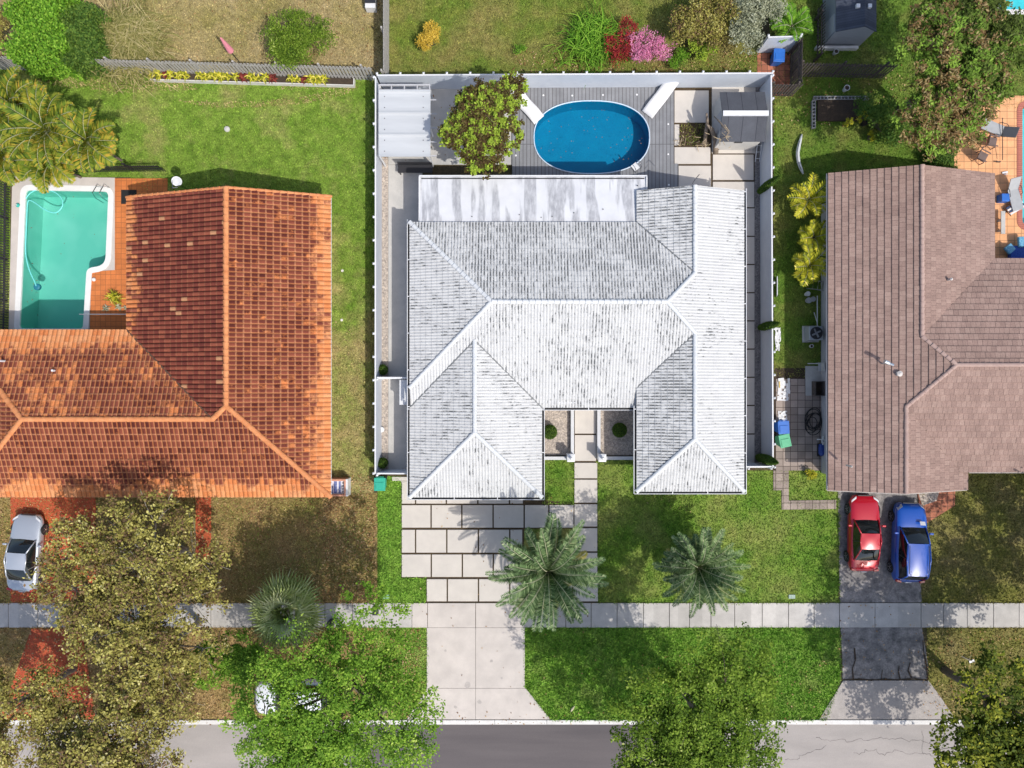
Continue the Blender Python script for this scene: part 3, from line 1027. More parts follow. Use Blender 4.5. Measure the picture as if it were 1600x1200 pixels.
def gutter(lines, parent, wm, dm, w=.12, every=1.9, z=-.02):
    """lines: eave edges (a,b) with the outside on the right-hand side; white lip, dark channel, white straps"""
    A = MB(); B = MB()
    for a, b in lines:
        a, b = Vector(a), Vector(b)
        L = (b - a).length; ang = math.atan2(b.y - a.y, b.x - a.x); c = (a + b) / 2
        no = Vector(((b - a).y, -(b - a).x, 0)).normalized()
        p = c + no * (w + .012)
        A.cbox(p.x, p.y, c.z + z - .05, L + 2 * w, .03, .13, ang)
        p = c + no * (w / 2)
        B.cbox(p.x, p.y, c.z + z - .09, L, w - .004, .02, ang)
        k = max(1, int(L / every))
        for i in range(k + 1):
            q = a + (b - a) * (i + .03) / (k + .06) + no * (w / 2 + .005)
            A.cbox(q.x, q.y, c.z + z + .005, .045, w + .01, .02, ang)
    A.build('gutter', wm, parent, True)
    B.build('gutter_channel', dm, parent, True)


def windows(parent, specs):
    """specs: (x,y,z,width,height,rotz) on the wall face, local y is outward"""
    for (x, y, z, w, h, rz) in specs:
        f = MB()
        M = Matrix.Translation(Vector((x, y, z)) - parent.location) @ Matrix.Rotation(rz, 4, 'Z')
        f.T = M
        for (a, b, c, d) in ((-w / 2 - .05, -h / 2 - .05, w / 2 + .05, -h / 2), (-w / 2 - .05, h / 2, w / 2 + .05, h / 2 + .05), (-w / 2 - .05, -h / 2, -w / 2, h / 2), (w / 2, -h / 2, w / 2 + .05, h / 2), (-.02, -h / 2, .02, h / 2)):
            f.box(a, -.02, b, c, .05, d)
        fo = f.build('window', white_trim, parent)
        g_ = MB(); g_.T = M; g_.box(-w / 2, -.01, -h / 2, w / 2, .02, h / 2)
        g_.build('pane', glass_dark, fo)


def walls(parent, rects, z, m, soff, sz):
    mb = MB()
    for (x0, y0, x1, y1) in rects: mb.box(x0, y0, 0, x1, y1, z)
    mb.build('wall', m, parent, True)
    mb = MB()
    for i, (x0, y0, x1, y1, zz) in enumerate(soff): mb.box(x0, y0, zz - .03 - .003 * i, x1, y1, zz - .003 * i)
    mb.build('soffit', white_trim, parent, True)


K = 1 / 3
# ---- white house -------------------------------------------------------
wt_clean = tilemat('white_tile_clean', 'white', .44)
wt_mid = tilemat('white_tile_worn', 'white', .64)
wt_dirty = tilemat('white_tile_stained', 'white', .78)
wh = thing('white_house', 'white tiled roof house with two front wings in the middle of the photo', 'house', (3.5, 1.5, 0))
zr = 2.6 + 4.54 * K
Wp = [
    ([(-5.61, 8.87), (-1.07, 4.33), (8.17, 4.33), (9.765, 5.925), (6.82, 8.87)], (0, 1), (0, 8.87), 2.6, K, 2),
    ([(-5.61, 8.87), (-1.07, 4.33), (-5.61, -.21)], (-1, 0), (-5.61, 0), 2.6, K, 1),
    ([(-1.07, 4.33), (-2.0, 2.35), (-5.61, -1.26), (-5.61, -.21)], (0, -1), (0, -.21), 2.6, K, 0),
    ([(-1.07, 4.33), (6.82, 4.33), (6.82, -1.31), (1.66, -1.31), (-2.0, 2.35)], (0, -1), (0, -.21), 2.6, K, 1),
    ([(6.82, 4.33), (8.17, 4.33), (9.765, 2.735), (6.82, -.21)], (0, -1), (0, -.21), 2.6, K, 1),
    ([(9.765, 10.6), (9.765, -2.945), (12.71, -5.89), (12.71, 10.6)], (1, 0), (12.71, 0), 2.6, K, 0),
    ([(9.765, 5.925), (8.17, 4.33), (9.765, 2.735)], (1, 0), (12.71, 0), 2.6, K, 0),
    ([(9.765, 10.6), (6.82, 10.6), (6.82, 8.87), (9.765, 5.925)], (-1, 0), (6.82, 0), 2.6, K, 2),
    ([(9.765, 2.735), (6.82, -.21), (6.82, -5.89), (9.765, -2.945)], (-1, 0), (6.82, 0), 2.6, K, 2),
    ([(6.82, -5.89), (12.71, -5.89), (9.765, -2.945)], (0, -1), (0, -5.89), 2.6, K, 1),
    ([(-2, 2.35), (-5.66, -1.31), (-5.66, -6.27), (-2, -2.61)], (-1, 0), (-5.66, 0), 2.23, K, 1),
    ([(-2, 2.35), (1.66, -1.31), (1.66, -6.27), (-2, -2.61)], (1, 0), (1.66, 0), 2.23, K, 1),
    ([(-5.66, -6.27), (1.66, -6.27), (-2, -2.61)], (0, -1), (0, -6.27), 2.23, K, 1),
]
roof_w = make_roof(Wp, [wt_clean, wt_mid, wt_dirty], wh, .165, .33, .032, .022, 5, 'roll')
zw = 2.6 + 2.945 * K
z2 = 2.23 + 3.66 * K
lines = [((-5.61, 8.87, 2.6), (-1.07, 4.33, zr)), ((-5.61, -.21, 2.6), (-1.07, 4.33, zr)), ((-1.07, 4.33, zr), (8.17, 4.33, zr)),
         ((9.765, 5.925, zw), (8.17, 4.33, zr)), ((9.765, 2.735, zw), (8.17, 4.33, zr)), ((9.765, 10.6, zw), (9.765, 5.925, zw)),
         ((9.765, -2.945, zw), (9.765, 2.735, zw)), ((6.82, -5.89, 2.6), (9.765, -2.945, zw)), ((12.71, -5.89, 2.6), (9.765, -2.945, zw)),
         ((-2, -2.61, z2), (-2, 2.35, z2)), ((-5.66, -6.27, 2.23), (-2, -2.61, z2)), ((1.66, -6.27, 2.23), (-2, -2.61, z2))]
c_ = caps(lines, mat('white_cap', (.68, .70, .71), (.58, .60, .62), 2.5, .6, fine=.08), roof_w, .13, .33)
valley_shade_m = mat('valley_shade_grey', (.10, .11, .12), (.2, .21, .22), 5, .6)
strips([((9.765, 5.925, zw), (6.82, 8.87, 2.6)), ((9.765, 2.735, zw), (6.82, -.21, 2.6)), ((-2, 2.35, z2), (1.66, -1.31, 2.23)), ((-2, 2.35, z2), (-5.61, -1.26, 2.25))], valley_shade_m, roof_w, .07, .05)
walls(wh, [(-4.9, -1.0, 11.9, 8.2), (7.5, 8.2, 11.9, 10.3), (7.5, -5.2, 11.9, -1.0), (-4.9, -5.6, 1.0, -1.0)], 2.15, wall_white,
      [(-5.6, -1.3, 12.7, 8.86, 2.2), (6.85, 8.8, 12.7, 10.55, 2.45), (6.85, -5.86, 12.7, -1.0, 2.45), (-5.63, -6.24, 1.63, -1.0, 2.15)], 2.4)
mb = MB(); mb.add([(6.95, 10.3, 2.3), (12.6, 10.3, 2.3), (9.765, 10.3, zw - .06), (6.95, 10.15, 2.3), (12.6, 10.15, 2.3), (9.765, 10.15, zw - .06)], [(0, 2, 1), (3, 4, 5), (0, 1, 4, 3), (1, 2, 5, 4), (2, 0, 3, 5)])
mb.build('gable', wall_white, wh, True)
gutter([((-5.61, 8.9, 2.6), (-5.61, -1.3, 2.55)), ((-5.66, -1.31, 2.23), (-5.66, -6.27, 2.23)), ((-5.66, -6.27, 2.23), (1.66, -6.27, 2.23)), ((1.66, -6.27, 2.23), (1.66, -1.31, 2.23)),
        ((1.66, -1.31, 2.23), (6.82, -1.31, 2.23)), ((6.82, -1.31, 2.6), (6.82, -5.89, 2.6)), ((6.82, -5.89, 2.6), (12.71, -5.89, 2.6)), ((12.71, -5.89, 2.6), (12.71, 10.6, 2.6))], wh, white_trim, gutter_dark)
# flat porch roof at the back, with its stained white sheeting
m_, nt, b_ = nmat('porch_sheet')
b_.inputs['Roughness'].default_value = .45
f_ = noise(nt, 1.9, 3, .5, stretch=(1.0, .12, 1))
g1 = ramp(nt, f_, [(.46, 0.0), (.53, 1.0)])
g2 = ramp(nt, noise(nt, 5, 4, .7, stretch=(1, .3, 1), off=4), [(.35, .3), (.65, 1.0)])
nt.links.new(mix(nt, math_(nt, 'MULTIPLY', g1, g2), ramp(nt, noise(nt, 1.5, 4), [(.3, (.60, .61, .64)), (.7, (.68, .69, .71))]), (.33, .335, .36)), b_.inputs['Base Color'])
mb = MB()
mb.add([(-5.06, 8.86, 2.52), (7.38, 8.86, 2.52), (7.38, 11.42, 2.36), (-5.06, 11.42, 2.36)] + [(-5.06, 8.86, 2.42), (7.38, 8.86, 2.42), (7.38, 11.42, 2.26), (-5.06, 11.42, 2.26)],
       [(0, 1, 2, 3), (7, 6, 5, 4), (0, 3, 7, 4), (1, 5, 6, 2), (3, 2, 6, 7)])
pr_ = mb.build('porch_roof', m_, wh, True)
mb = MB()
mb.box(-5.12, 11.43, 2.25, 7.44, 11.50, 2.42); mb.box(-5.13, 8.9, 2.3, -5.065, 11.42, 2.47); mb.box(7.385, 8.9, 2.3, 7.445, 11.42, 2.47)
mb.build('roof_edge', white_trim, wh, True)
mb = MB(); mb.box(-5.0, 11.30, 2.37, 7.3, 11.36, 2.385)
mb.build('gutter_channel', gutter_dark, wh, True)
for x in (-4.9, -2, 1, 4, 7.1): MB().box(x, 11.1, .1, x + .1, 11.2, 2.3).build('porch_post', white_trim, wh, True)
for x, y in ((.4, 9.3), (1.6, 9.15), (3.4, 9.4), (2.2, 9.2), (5.0, 9.6), (-2.2, 9.2), (6.9, 10.9)):
    MB().lathe(x, y, [(.03, 2.45), (.03, 2.53), (.01, 2.535)], 8).build('roof_screw', dark_metal, wh, True)
windows(wh, [(3.0, -1.01, 1.3, 1.0, 2.0, R(180)), (9.7, -5.21, 1.3, 1.8, 1.2, R(180)), (-2, -5.61, 1.3, 2.2, 1.2, R(180)), (11.91, 4, 1.4, 1.2, 1.0, R(-90)), (11.91, 0, 1.4, 1.2, 1.0, R(-90)), (-4.91, 3, 1.4, 1.2, 1.0, R(90)), (1.5, 8.21, 1.2, 2.4, 1.8, 0)])
# small vents standing on the roof and the lanterns
mb = MB().lathe(*W(1088, 278, 3.3)[:2], [(.02, 3.25), (.02, 3.9)], 6)
mb.tube([W(1088, 278, 3.9)[:2] + (3.9,), W(1093, 272, 3.95)[:2] + (3.9,)], .015)
mb.tube([W(1088, 278, 3.9)[:2] + (3.7,), W(1083, 286, 3.95)[:2] + (3.75,)], .015)
mb.build('antenna', dark_metal, wh, True)

# ---- terracotta house --------------------------------------------------
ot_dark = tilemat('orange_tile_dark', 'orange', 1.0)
ot_mid = tilemat('orange_tile_mixed', 'orange', .66)
ot_light = tilemat('orange_tile_light', 'orange', .42)
oh = thing('terracotta_house', 'house under a patchy orange and dark brown barrel tile roof, left of the white house', 'house', (-17, 1, 0))
zR = 2.607 + 5.05 * K
Op = [
    ([(-14.95, 10.3), (-14.95, -1.15), (-9.9, -6.2), (-9.9, 10.3)], (1, 0), (-9.9, 0), 2.607, K, 1),
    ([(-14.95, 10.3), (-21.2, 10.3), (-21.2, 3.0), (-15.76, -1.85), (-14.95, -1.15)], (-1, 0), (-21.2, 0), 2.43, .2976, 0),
    ([(-15.76, -1.85), (-21.2, 3.0), (-30.65, 3.0), (-25.8, -1.85)], (0, 1), (0, 3.0), 2.433, K, 2),
    ([(-15.76, -1.85), (-25.8, -1.85), (-30.15, -6.2), (-15.76, -6.2)], (0, -1), (0, -6.2), 2.6, K, 1),
    ([(-14.95, -1.15), (-15.76, -1.85), (-15.76, -6.2), (-9.9, -6.2)], (0, -1), (0, -6.2), 2.6, K, 1),
    ([(-25.8, -1.85), (-30.65, 3.0), (-30.15, -6.2)], (-1, 0), (-30.4, 0), 2.52, K, 2),
]
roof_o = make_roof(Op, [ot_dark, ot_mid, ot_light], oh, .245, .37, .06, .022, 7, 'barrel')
cap_o = mat('orange_cap', (.68, .29, .12), (.56, .20, .07), 3, .8, fine=.15)
caps([((-14.95, 10.3, zR), (-14.95, -1.15, zR)), ((-9.9, -6.2, 2.6), (-14.95, -1.15, zR)), ((-15.76, -1.85, 4.05), (-14.95, -1.15, zR)), ((-25.8, -1.85, 4.05), (-15.76, -1.85, 4.05)),
      ((-30.15, -6.2, 2.6), (-25.8, -1.85, 4.05)), ((-30.65, 3.0, 2.43), (-25.8, -1.85, 4.05))], cap_o, roof_o, .15, .37, hb=.03)
caps([((-14.95, 10.28, zR), (-9.9, 10.28, 2.607)), ((-14.95, 10.28, zR), (-21.2, 10.28, 2.43))], cap_o, roof_o, .09, .37, hb=.02)
strips([((-15.76, -1.85, 4.05), (-21.2, 3.0, 2.43))], mat('valley_brown', (.10, .05, .03), rough=.9), roof_o, .1, .07)
walls(oh, [(-20.4, -5.5, -10.6, 9.7), (-29.6, -5.5, -20.4, 2.3)], 2.25, wall_peach, [(-21.15, -6.15, -9.95, 10.25, 2.38), (-30.1, -6.15, -21.16, 2.95, 2.37)], 2.4)
mb = MB(); mb.add([(-20.9, 9.72, 2.3), (-10.1, 9.72, 2.3), (-14.95, 9.72, zR - .1), (-20.9, 9.6, 2.3), (-10.1, 9.6, 2.3), (-14.95, 9.6, zR - .1)], [(0, 2, 1), (3, 4, 5), (0, 1, 4, 3), (1, 2, 5, 4), (2, 0, 3, 5)])
mb.build('gable', wall_peach, oh, True)
windows(oh, [(-13, -5.51, 1.3, 1.8, 1.2, R(180)), (-24, -5.51, 1.2, 2.4, 1.6, R(180)), (-10.59, 5, 1.4, 1.3, 1.0, R(-90)), (-10.59, 0, 1.4, 1.3, 1.0, R(-90)), (-20.41, 6, 1.1, 2.2, 1.9, R(90)), (-15, 9.71, 1.3, 1.6, 1.1, 0)])
for (u, v) in ((4, 564), (86, 579)): MB().lathe(*W(u, v, 3.2)[:2], [(.06, 3.0), (.06, 3.45), (.02, 3.46)], 10).build('vent_pipe', white_trim, oh, True)

# ---- brown house -------------------------------------------------------
bt = tilemat('brown_flat_tile', 'brown')
bh = thing('brown_house', 'house under a dusty pinkish brown flat tile roof at the right', 'house', (24, 1, 0))
z1 = 2.6 + 3.6 * K; z3 = 2.6 + 4.3 * K; z4 = 4.533
Bp = [
    ([(17.3, 11.55), (17.3, -5.82), (20.9, -5.82), (20.9, 11.55)], (-1, 0), (17.3, 0), 2.6, K, 0),
    ([(20.9, 11.55), (20.9, 2.5), (21.6, 2.5), (21.6, 11.55)], (-1, 0), (17.3, 0), 2.6, K, 0),
    ([(20.9, 2.5), (20.9, -1.2), (23.1, 1.0), (21.6, 2.5)], (-1, 0), (17.3, 0), 2.6, K, 0),
    ([(21.6, 11.55), (21.6, 2.5), (26.45, 6.9), (26.45, 11.55)], (1, 0), (26.45, 0), 2.578, .3, 0),
    ([(23.1, 1.0), (21.6, 2.5), (26.45, 6.9), (36, 6.9), (36, 1.0)], (0, 1), (0, 6.9), 2.567, K, 0),
    ([(23.1, 1.0), (36, 1.0), (36, -4.84), (24.54, -4.84), (20.9, -1.2)], (0, -1), (0, -4.84), 2.586, K, 0),
    ([(20.9, -1.2), (24.54, -4.84), (20.9, -4.84)], (1, 0), (25.1, 0), 2.4, K, 0),
    ([(20.9, -4.84), (25.1, -4.84), (25.1, -5.82), (20.9, -5.82)], (1, 0), (25.1, 0), 2.4, K, 0),
]
roof_b = make_roof(Bp, [bt], bh, .26, .345, 0, .042, 2, 'flat')
cap_b = mat('brown_cap', (.46, .33, .28), (.38, .26, .23), 3, .8, fine=.12)
caps([((21.6, 11.55, z3), (21.6, 2.5, z3)), ((21.6, 2.5, z3), (23.1, 1.0, z4)), ((20.9, -1.2, z1), (23.1, 1.0, z4)), ((20.9, -5.82, z1), (20.9, -1.2, z1)), ((36, 1.0, z4), (23.1, 1.0, z4))], cap_b, roof_b, .12, .3, hb=.015)
walls(bh, [(18.1, -5.2, 24.4, 11.0), (24.4, -4.2, 35, 6.2), (24.4, 6.2, 25.8, 11.0)], 2.3, wall_grey, [(17.35, -5.8, 25.08, 11.5, 2.36), (25.08, -4.8, 35.9, 6.85, 2.37), (25.08, 6.85, 26.4, 11.5, 2.36)], 2.4)
mb = MB()
mb.add([(17.8, 11.02, 2.3), (26.1, 11.02, 2.3), (21.6, 11.02, z3 - .08), (17.8, 10.9, 2.3), (26.1, 10.9, 2.3), (21.6, 10.9, z3 - .08)], [(0, 2, 1), (3, 4, 5), (0, 1, 4, 3), (1, 2, 5, 4), (2, 0, 3, 5)])
mb.build('gable', wall_grey, bh, True); mb = MB()
mb.add([(17.8, -5.22, 2.3), (24.8, -5.22, 2.3), (20.9, -5.22, z1 - .06), (17.8, -5.1, 2.3), (24.8, -5.1, 2.3), (20.9, -5.1, z1 - .06)], [(0, 1, 2), (5, 4, 3), (1, 0, 3, 4), (2, 1, 4, 5), (0, 2, 5, 3)])
mb.build('gable', wall_grey, bh, True)
mb = MB()
for (a, b) in (((17.28, 11.55, 2.52), (17.28, -5.82, 2.52)), ((17.3, -5.84, 2.5), (20.9, -5.84, z1 - .08)), ((20.9, -5.84, z1 - .08), (25.1, -5.84, 2.32)), ((25.12, -5.82, 2.35), (25.12, -4.84, 2.35)), ((25.1, -4.86, 2.5), (36, -4.86, 2.5))):
    mb.tube([a, b], .035, 4)
mb.build('drip_edge', mat('drip_edge', (.55, .50, .47), rough=.6), bh, True)
windows(bh, [(18.09, 8, 1.4, 1.2, 1.0, R(90)), (18.09, 3.4, 1.4, 1.2, 1.0, R(90)), (18.09, -3.5, 1.4, 1.2, 1.0, R(90)), (22, -5.21, 1.1, 4.0, 2.0, R(180)), (30, -4.21, 1.4, 1.6, 1.2, R(180)), (22, 11.01, 1.4, 1.6, 1.2, 0)])
vent_m = mat('vent_grey', (.62, .58, .55), rough=.5)
for (u, v, s_) in ((1402, 584, .16), (1583, 537, .2), (1327, 728, .06), (1482, 437, .08)):
    x, y, _ = W(u, v, 3.6)
    MB().cbox(x, y, 3.55, s_ * 1.4, s_ * 1.4, .5).lathe(x, y, [(s_ * .9, 3.8), (s_ * .95, 3.86), (s_ * .2, 3.92)], 12).build('roof_vent', vent_m, bh, True)
x, y, _ = W(1380, 568, 3.6)
MB().tube([(x, y, 3.2), (x, y, 4.2)], .04, 8).tube([(x, y, 4.15), (x - .25, y + .1, 4.2)], .1, 8).tube([(x, y, 4.1), (x + .25, y - .1, 4.15)], .07, 8).build('vent_pipe', mat('vent_metal', (.6, .66, .70), rough=.25, metal=.7), bh, True)
# ---------------------------------------------------------------- vegetation
def unit(n):
    v = rng.normal(size=(n, 3)); return v / np.linalg.norm(v, axis=1)[:, None]


def leaf_quads(P, size, up=.6, aspect=.55, sj=.4):
    """rhombic leaves at P, mostly facing up"""
    n = len(P)
    nrm = unit(n) * (1 - up) + np.array([0, 0, 1.0]) * up * 1.3
    nrm /= np.linalg.norm(nrm, axis=1)[:, None]
    d = unit(n); d -= (d * nrm).sum(1)[:, None] * nrm; d /= np.linalg.norm(d, axis=1)[:, None] + 1e-9
    e = np.cross(nrm, d)
    s = (size * (1 - sj + 2 * sj * rng.random(n)))[:, None] * .5
    V = np.zeros((n, 4, 3), np.float32)
    V[:, 0] = P - d * s; V[:, 1] = P + e * s * aspect - d * s * .1; V[:, 2] = P + d * s; V[:, 3] = P - e * s * aspect - d * s * .1
    return V


def crown_points(c, rad, lobes, clumps, per, cr, flat=.6, seed=0, hollow=.35):
    """clumped leaf positions: lobes spread inside an ellipsoid, clumps on each lobe, leaves in each clump"""
    g = np.random.default_rng(seed)
    rad = np.array(rad, float)
    u = g.normal(size=(lobes, 3)); u /= np.linalg.norm(u, axis=1)[:, None]
    u[:, 2] = np.abs(u[:, 2]) * .9 - .15
    L = u * (.35 + .45 * g.random(lobes)[:, None])
    lr = .30 + .22 * g.random(lobes)
    wl = lr ** 2; k = g.choice(lobes, clumps, p=wl / wl.sum())
    v = g.normal(size=(clumps, 3)); v /= np.linalg.norm(v, axis=1)[:, None]
    v[:, 2] = np.where(v[:, 2] < -.2, -v[:, 2], v[:, 2])
    C = L[k] + v * lr[k][:, None] * (hollow + (1 - hollow) * g.random(clumps)[:, None] ** .5)
    C = C * rad + np.array(c)
    idx = np.repeat(np.arange(clumps), per)
    off = g.normal(size=(len(idx), 3)) * cr * (.5 + .7 * g.random(clumps))[idx][:, None]
    off = np.clip(off, -cr * 1.5, cr * 1.5); off[:, 2] *= flat
    return C[idx] + off, C, L * rad + np.array(c), idx


def tree(name, label, cat, u, v, zc, rpx, leafm, seed, lobes=10, clumps=260, per=45, cr=.28, lsize=.15, rz=None, group=None, barkm=None, tw=0, tintf=None, up=.55, aspect=.6, base=None, rpy=None, trunk=.16, gaps=(), cull=-.32):
    r = 1.12 * rpx / SC * (HC - zc) / HC; ry = 1.12 * (rpy or rpx) / SC * (HC - zc) / HC
    clumps = int(clumps * 1.9); lsize *= 1.25; cr *= .78; per = int(per * .8)
    x, y, _ = W(u, v, zc)
    rz = rz or r * .55
    bx, by = (x, y) if base is None else base
    t = thing(name, label, cat, (bx, by, 0), group=group)
    P, C, L, idx = crown_points((x, y, zc), (r, ry, rz), lobes, clumps, per, cr, seed=seed)
    P[:, 2] = np.maximum(P[:, 2], .05)
    g = np.random.default_rng(seed + 1)
    ct = g.random(len(C)); 
    tint = np.clip(ct[idx] * .55 + g.random(len(P)) * .45, 0, 1)
    if tintf is not None: tint = tintf(P, C, idx, ct, g)
    fz = (np.sin(P[:, 0] * 2.1 + seed) * np.sin(P[:, 1] * 2.3 + 1.7 * seed) + .6 * np.sin(P[:, 0] * 4.7 + P[:, 1] * 3.1 + seed) * np.sin(P[:, 1] * 5.2 - P[:, 0] * 2.2) + .5 * np.sin(P[:, 2] * 4 + seed))
    kk = fz > cull; P = P[kk]; tint = tint[kk]; idx = idx[kk]
    for (gu, gv, ga, gb) in gaps:          # openings in the crown
        pu = 800 + P[:, 0] * SC * HC / (HC - P[:, 2]); pv = 600 - P[:, 1] * SC * HC / (HC - P[:, 2])
        wob = 1 + .25 * np.sin(P[:, 0] * 5) * np.cos(P[:, 1] * 4)
        k = ((((pu - gu) / ga) ** 2 + ((pv - gv) / gb) ** 2) > wob) | (g.random(len(P)) < .16)
        P = P[k]; tint = tint[k]
    quads('crown', leaf_quads(P, lsize, up, aspect), leafm, t, tint, wc=True)
    mb = MB()
    top = Vector((x, y, zc * .62))
    mb.tube([(bx, by, -.05), (bx * .6 + x * .4, by * .6 + y * .4, zc * .25), tuple(top)], [trunk * 1.25, trunk, trunk * .75], 8)
    for l in L:
        l = Vector(l); m = top.lerp(l, .5) + Vector((0, 0, .15))
        mb.tube([tuple(top + Vector((0, 0, -.2))), tuple(m), tuple(l)], [trunk * .55, trunk * .33, trunk * .14], 5)
    for i in g.choice(len(C), min(len(C), 40 + tw), replace=False):
        c = Vector(C[i]); l = min((Vector(q) for q in L), key=lambda q: (q - c).length)
        mid = l.lerp(c, .5) + Vector(g.normal(size=3) * .12)
        mb.tube([tuple(l), tuple(mid), tuple(c + (c - l) * .25)], [trunk * .14, trunk * .1, .008], 4)
    mb.build('trunk', barkm or bark, t, True, smooth=True)
    return t


lf_olive = leafmat('leaf_olive', [(0, (.06, .04, .02)), (.30, (.24, .155, .08)), (.38, (.18, .16, .04)), (.68, (.37, .34, .08)), (.88, (.60, .55, .19)), (1, (.62, .55, .34))])
lf_green = leafmat('leaf_green', [(0, (.05, .11, .012)), (.45, (.14, .28, .025)), (.8, (.28, .44, .05)), (1, (.48, .58, .13))])
lf_mid = leafmat('leaf_mid', [(0, (.04, .08, .01)), (.5, (.13, .22, .02)), (.85, (.27, .38, .05)), (1, (.50, .55, .18))])
lf_dark = leafmat('leaf_dark', [(0, (.03, .05, .01)), (.5, (.10, .14, .015)), (.8, (.27, .29, .03)), (1, (.50, .47, .06))])
lf_redgreen = leafmat('leaf_red_green', [(0, (.035, .05, .015)), (.3, (.10, .14, .025)), (.5, (.16, .28, .035)), (.72, (.27, .42, .06)), (.74, (.14, .10, .035)), (.88, (.25, .15, .065)), (1, (.42, .35, .17))])
lf_lime = leafmat('leaf_lime', [(0, (.045, .03, .012)), (.3, (.12, .075, .03)), (.42, (.12, .13, .03)), (.48, (.20, .17, .05)), (.52, (.18, .28, .03)), (1, (.40, .52, .06))])
lf_hedge = leafmat('leaf_hedge', [(0, (0.048, 0.132, 0.012)), (.5, (0.144, 0.324, 0.024)), (1, (0.300, 0.504, 0.060))])
lf_hedged = leafmat('leaf_hedge_dark', [(0, (0.035, 0.077, 0.014)), (.5, (0.084, 0.168, 0.028)), (1, (0.168, 0.252, 0.042))])
lf_straw = leafmat('leaf_straw', [(0, (.14, .15, .04)), (.5, (.32, .30, .10)), (1, (.55, .46, .24))])
lf_yellow = leafmat('leaf_yellow', [(0, (.38, .26, .03)), (.5, (.66, .46, .06)), (1, (.80, .60, .14))])
lf_ygreen = leafmat('leaf_yellow_green', [(0, (.10, .13, .012)), (.4, (.36, .38, .03)), (.75, (.66, .58, .05)), (1, (.80, .70, .16))])
lf_silver = leafmat('leaf_silver', [(0, (.14, .16, .10)), (.5, (.34, .36, .24)), (1, (.56, .57, .44))])
lf_red = leafmat('leaf_red', [(0, (.10, .02, .02)), (.5, (.30, .025, .03)), (1, (.48, .06, .06))])
lf_pink = leafmat('petal_pink', [(0, (.42, .14, .20)), (.5, (.72, .24, .46)), (1, (.85, .45, .60))])
lf_dkred = leafmat('leaf_dark_red', [(0, (.12, .02, .02)), (1, (.32, .07, .05))])
lf_palm = leafmat('palm_green', [(0, (.03, .06, .02)), (.4, (.10, .17, .065)), (.75, (.24, .33, .15)), (1, (.45, .50, .27))], .08)
lf_palmold = leafmat('palm_old_frond', [(0, (.12, .14, .03)), (.5, (.28, .27, .07)), (1, (.50, .42, .15))], .15)
lf_fan = leafmat('fan_palm_green', [(0, (.16, .20, .05)), (.5, (.38, .46, .16)), (1, (.66, .68, .38))], .15)
lf_areca = leafmat('areca_green', [(0, (.05, .10, .015)), (.35, (.17, .25, .03)), (.7, (.42, .38, .05)), (1, (.62, .36, .06))], .25)

T = tree
T('tree', 'sparse olive brown tree between the terracotta house and the sidewalk', 'tree', 215, 895, 5.2, 125, lf_olive, 1, 13, 330, 50, .30, .115, group='olive brown trees on the left', barkm=bark_grey, tw=60, cull=-.6, gaps=((66, 1000, 20, 26), (125, 1085, 20, 15), (35, 962, 60, 24), (325, 964, 46, 17), (28, 850, 38, 46), (90, 785, 60, 26), (12, 925, 34, 22), (318, 820, 18, 40), (200, 962, 20, 12), (155, 1000, 16, 14), (300, 1000, 26, 20), (449, 955, 60, 60)))
T('tree', 'sparse olive brown tree on the verge left of the fan palm', 'tree', 235, 1030, 5.5, 118, lf_olive, 2, 13, 380, 50, .30, .115, group='olive brown trees on the left', barkm=bark_grey, tw=60, cull=-.6, gaps=((66, 1000, 20, 26), (125, 1085, 20, 15), (35, 962, 60, 24), (325, 964, 46, 17), (28, 850, 38, 46), (90, 785, 60, 26), (12, 925, 34, 22), (318, 820, 18, 40), (200, 962, 20, 12), (155, 1000, 16, 14), (300, 1000, 26, 20), (449, 955, 60, 60)))
T('tree', 'sparse olive brown tree at the left edge beside the red driveway', 'tree', 15, 1110, 5.2, 108, lf_olive, 3, 11, 330, 50, .30, .115, group='olive brown trees on the left', barkm=bark_grey, tw=60, cull=-.6, gaps=((66, 1000, 20, 26), (125, 1085, 20, 15), (35, 962, 60, 24), (325, 964, 46, 17), (28, 850, 38, 46), (90, 785, 60, 26), (12, 925, 34, 22), (318, 820, 18, 40), (200, 962, 20, 12), (155, 1000, 16, 14), (300, 1000, 26, 20), (449, 955, 60, 60)))
T('tree', 'sparse olive brown tree overhanging the road in the lower left', 'tree', 180, 1185, 5.2, 130, lf_olive, 4, 12, 420, 50, .30, .115, group='olive brown trees on the left', barkm=bark_grey, tw=60, cull=-.6, gaps=((66, 1000, 20, 26), (125, 1085, 20, 15), (35, 962, 60, 24), (325, 964, 46, 17), (28, 850, 38, 46), (90, 785, 60, 26), (12, 925, 34, 22), (318, 820, 18, 40), (200, 962, 20, 12), (155, 1000, 16, 14), (300, 1000, 26, 20), (449, 955, 60, 60)))
T('tree', 'bright green tree spreading over the parked white car', 'tree', 530, 1110, 7.4, 150, lf_green, 5, 16, 620, 66, .30, .10, trunk=.2, base=(X(600), Y(1110)), gaps=((409, 1095, 14, 30), (430, 1098, 9, 16), (490, 1096, 26, 15), (484, 1068, 12, 9), (590, 1010, 10, 8), (515, 1130, 9, 7), (449, 955, 66, 62)), cull=-.85)
T('tree', 'small bright green tree right beside the olive brown trees', 'tree', 375, 1045, 4.6, 62, lf_green, 6, 8, 130, 60, .28, .10, trunk=.1, gaps=((409, 1095, 16, 32), (449, 955, 66, 62)))
T('tree', 'round mid green tree between the two driveways at the bottom', 'tree', 1128, 1185, 8.0, 176, lf_mid, 7, 15, 760, 64, .30, .102, trunk=.2, gaps=((1075, 1095, 22, 12), (1040, 1075, 16, 9), (1170, 1085, 12, 10)), cull=-1.0)
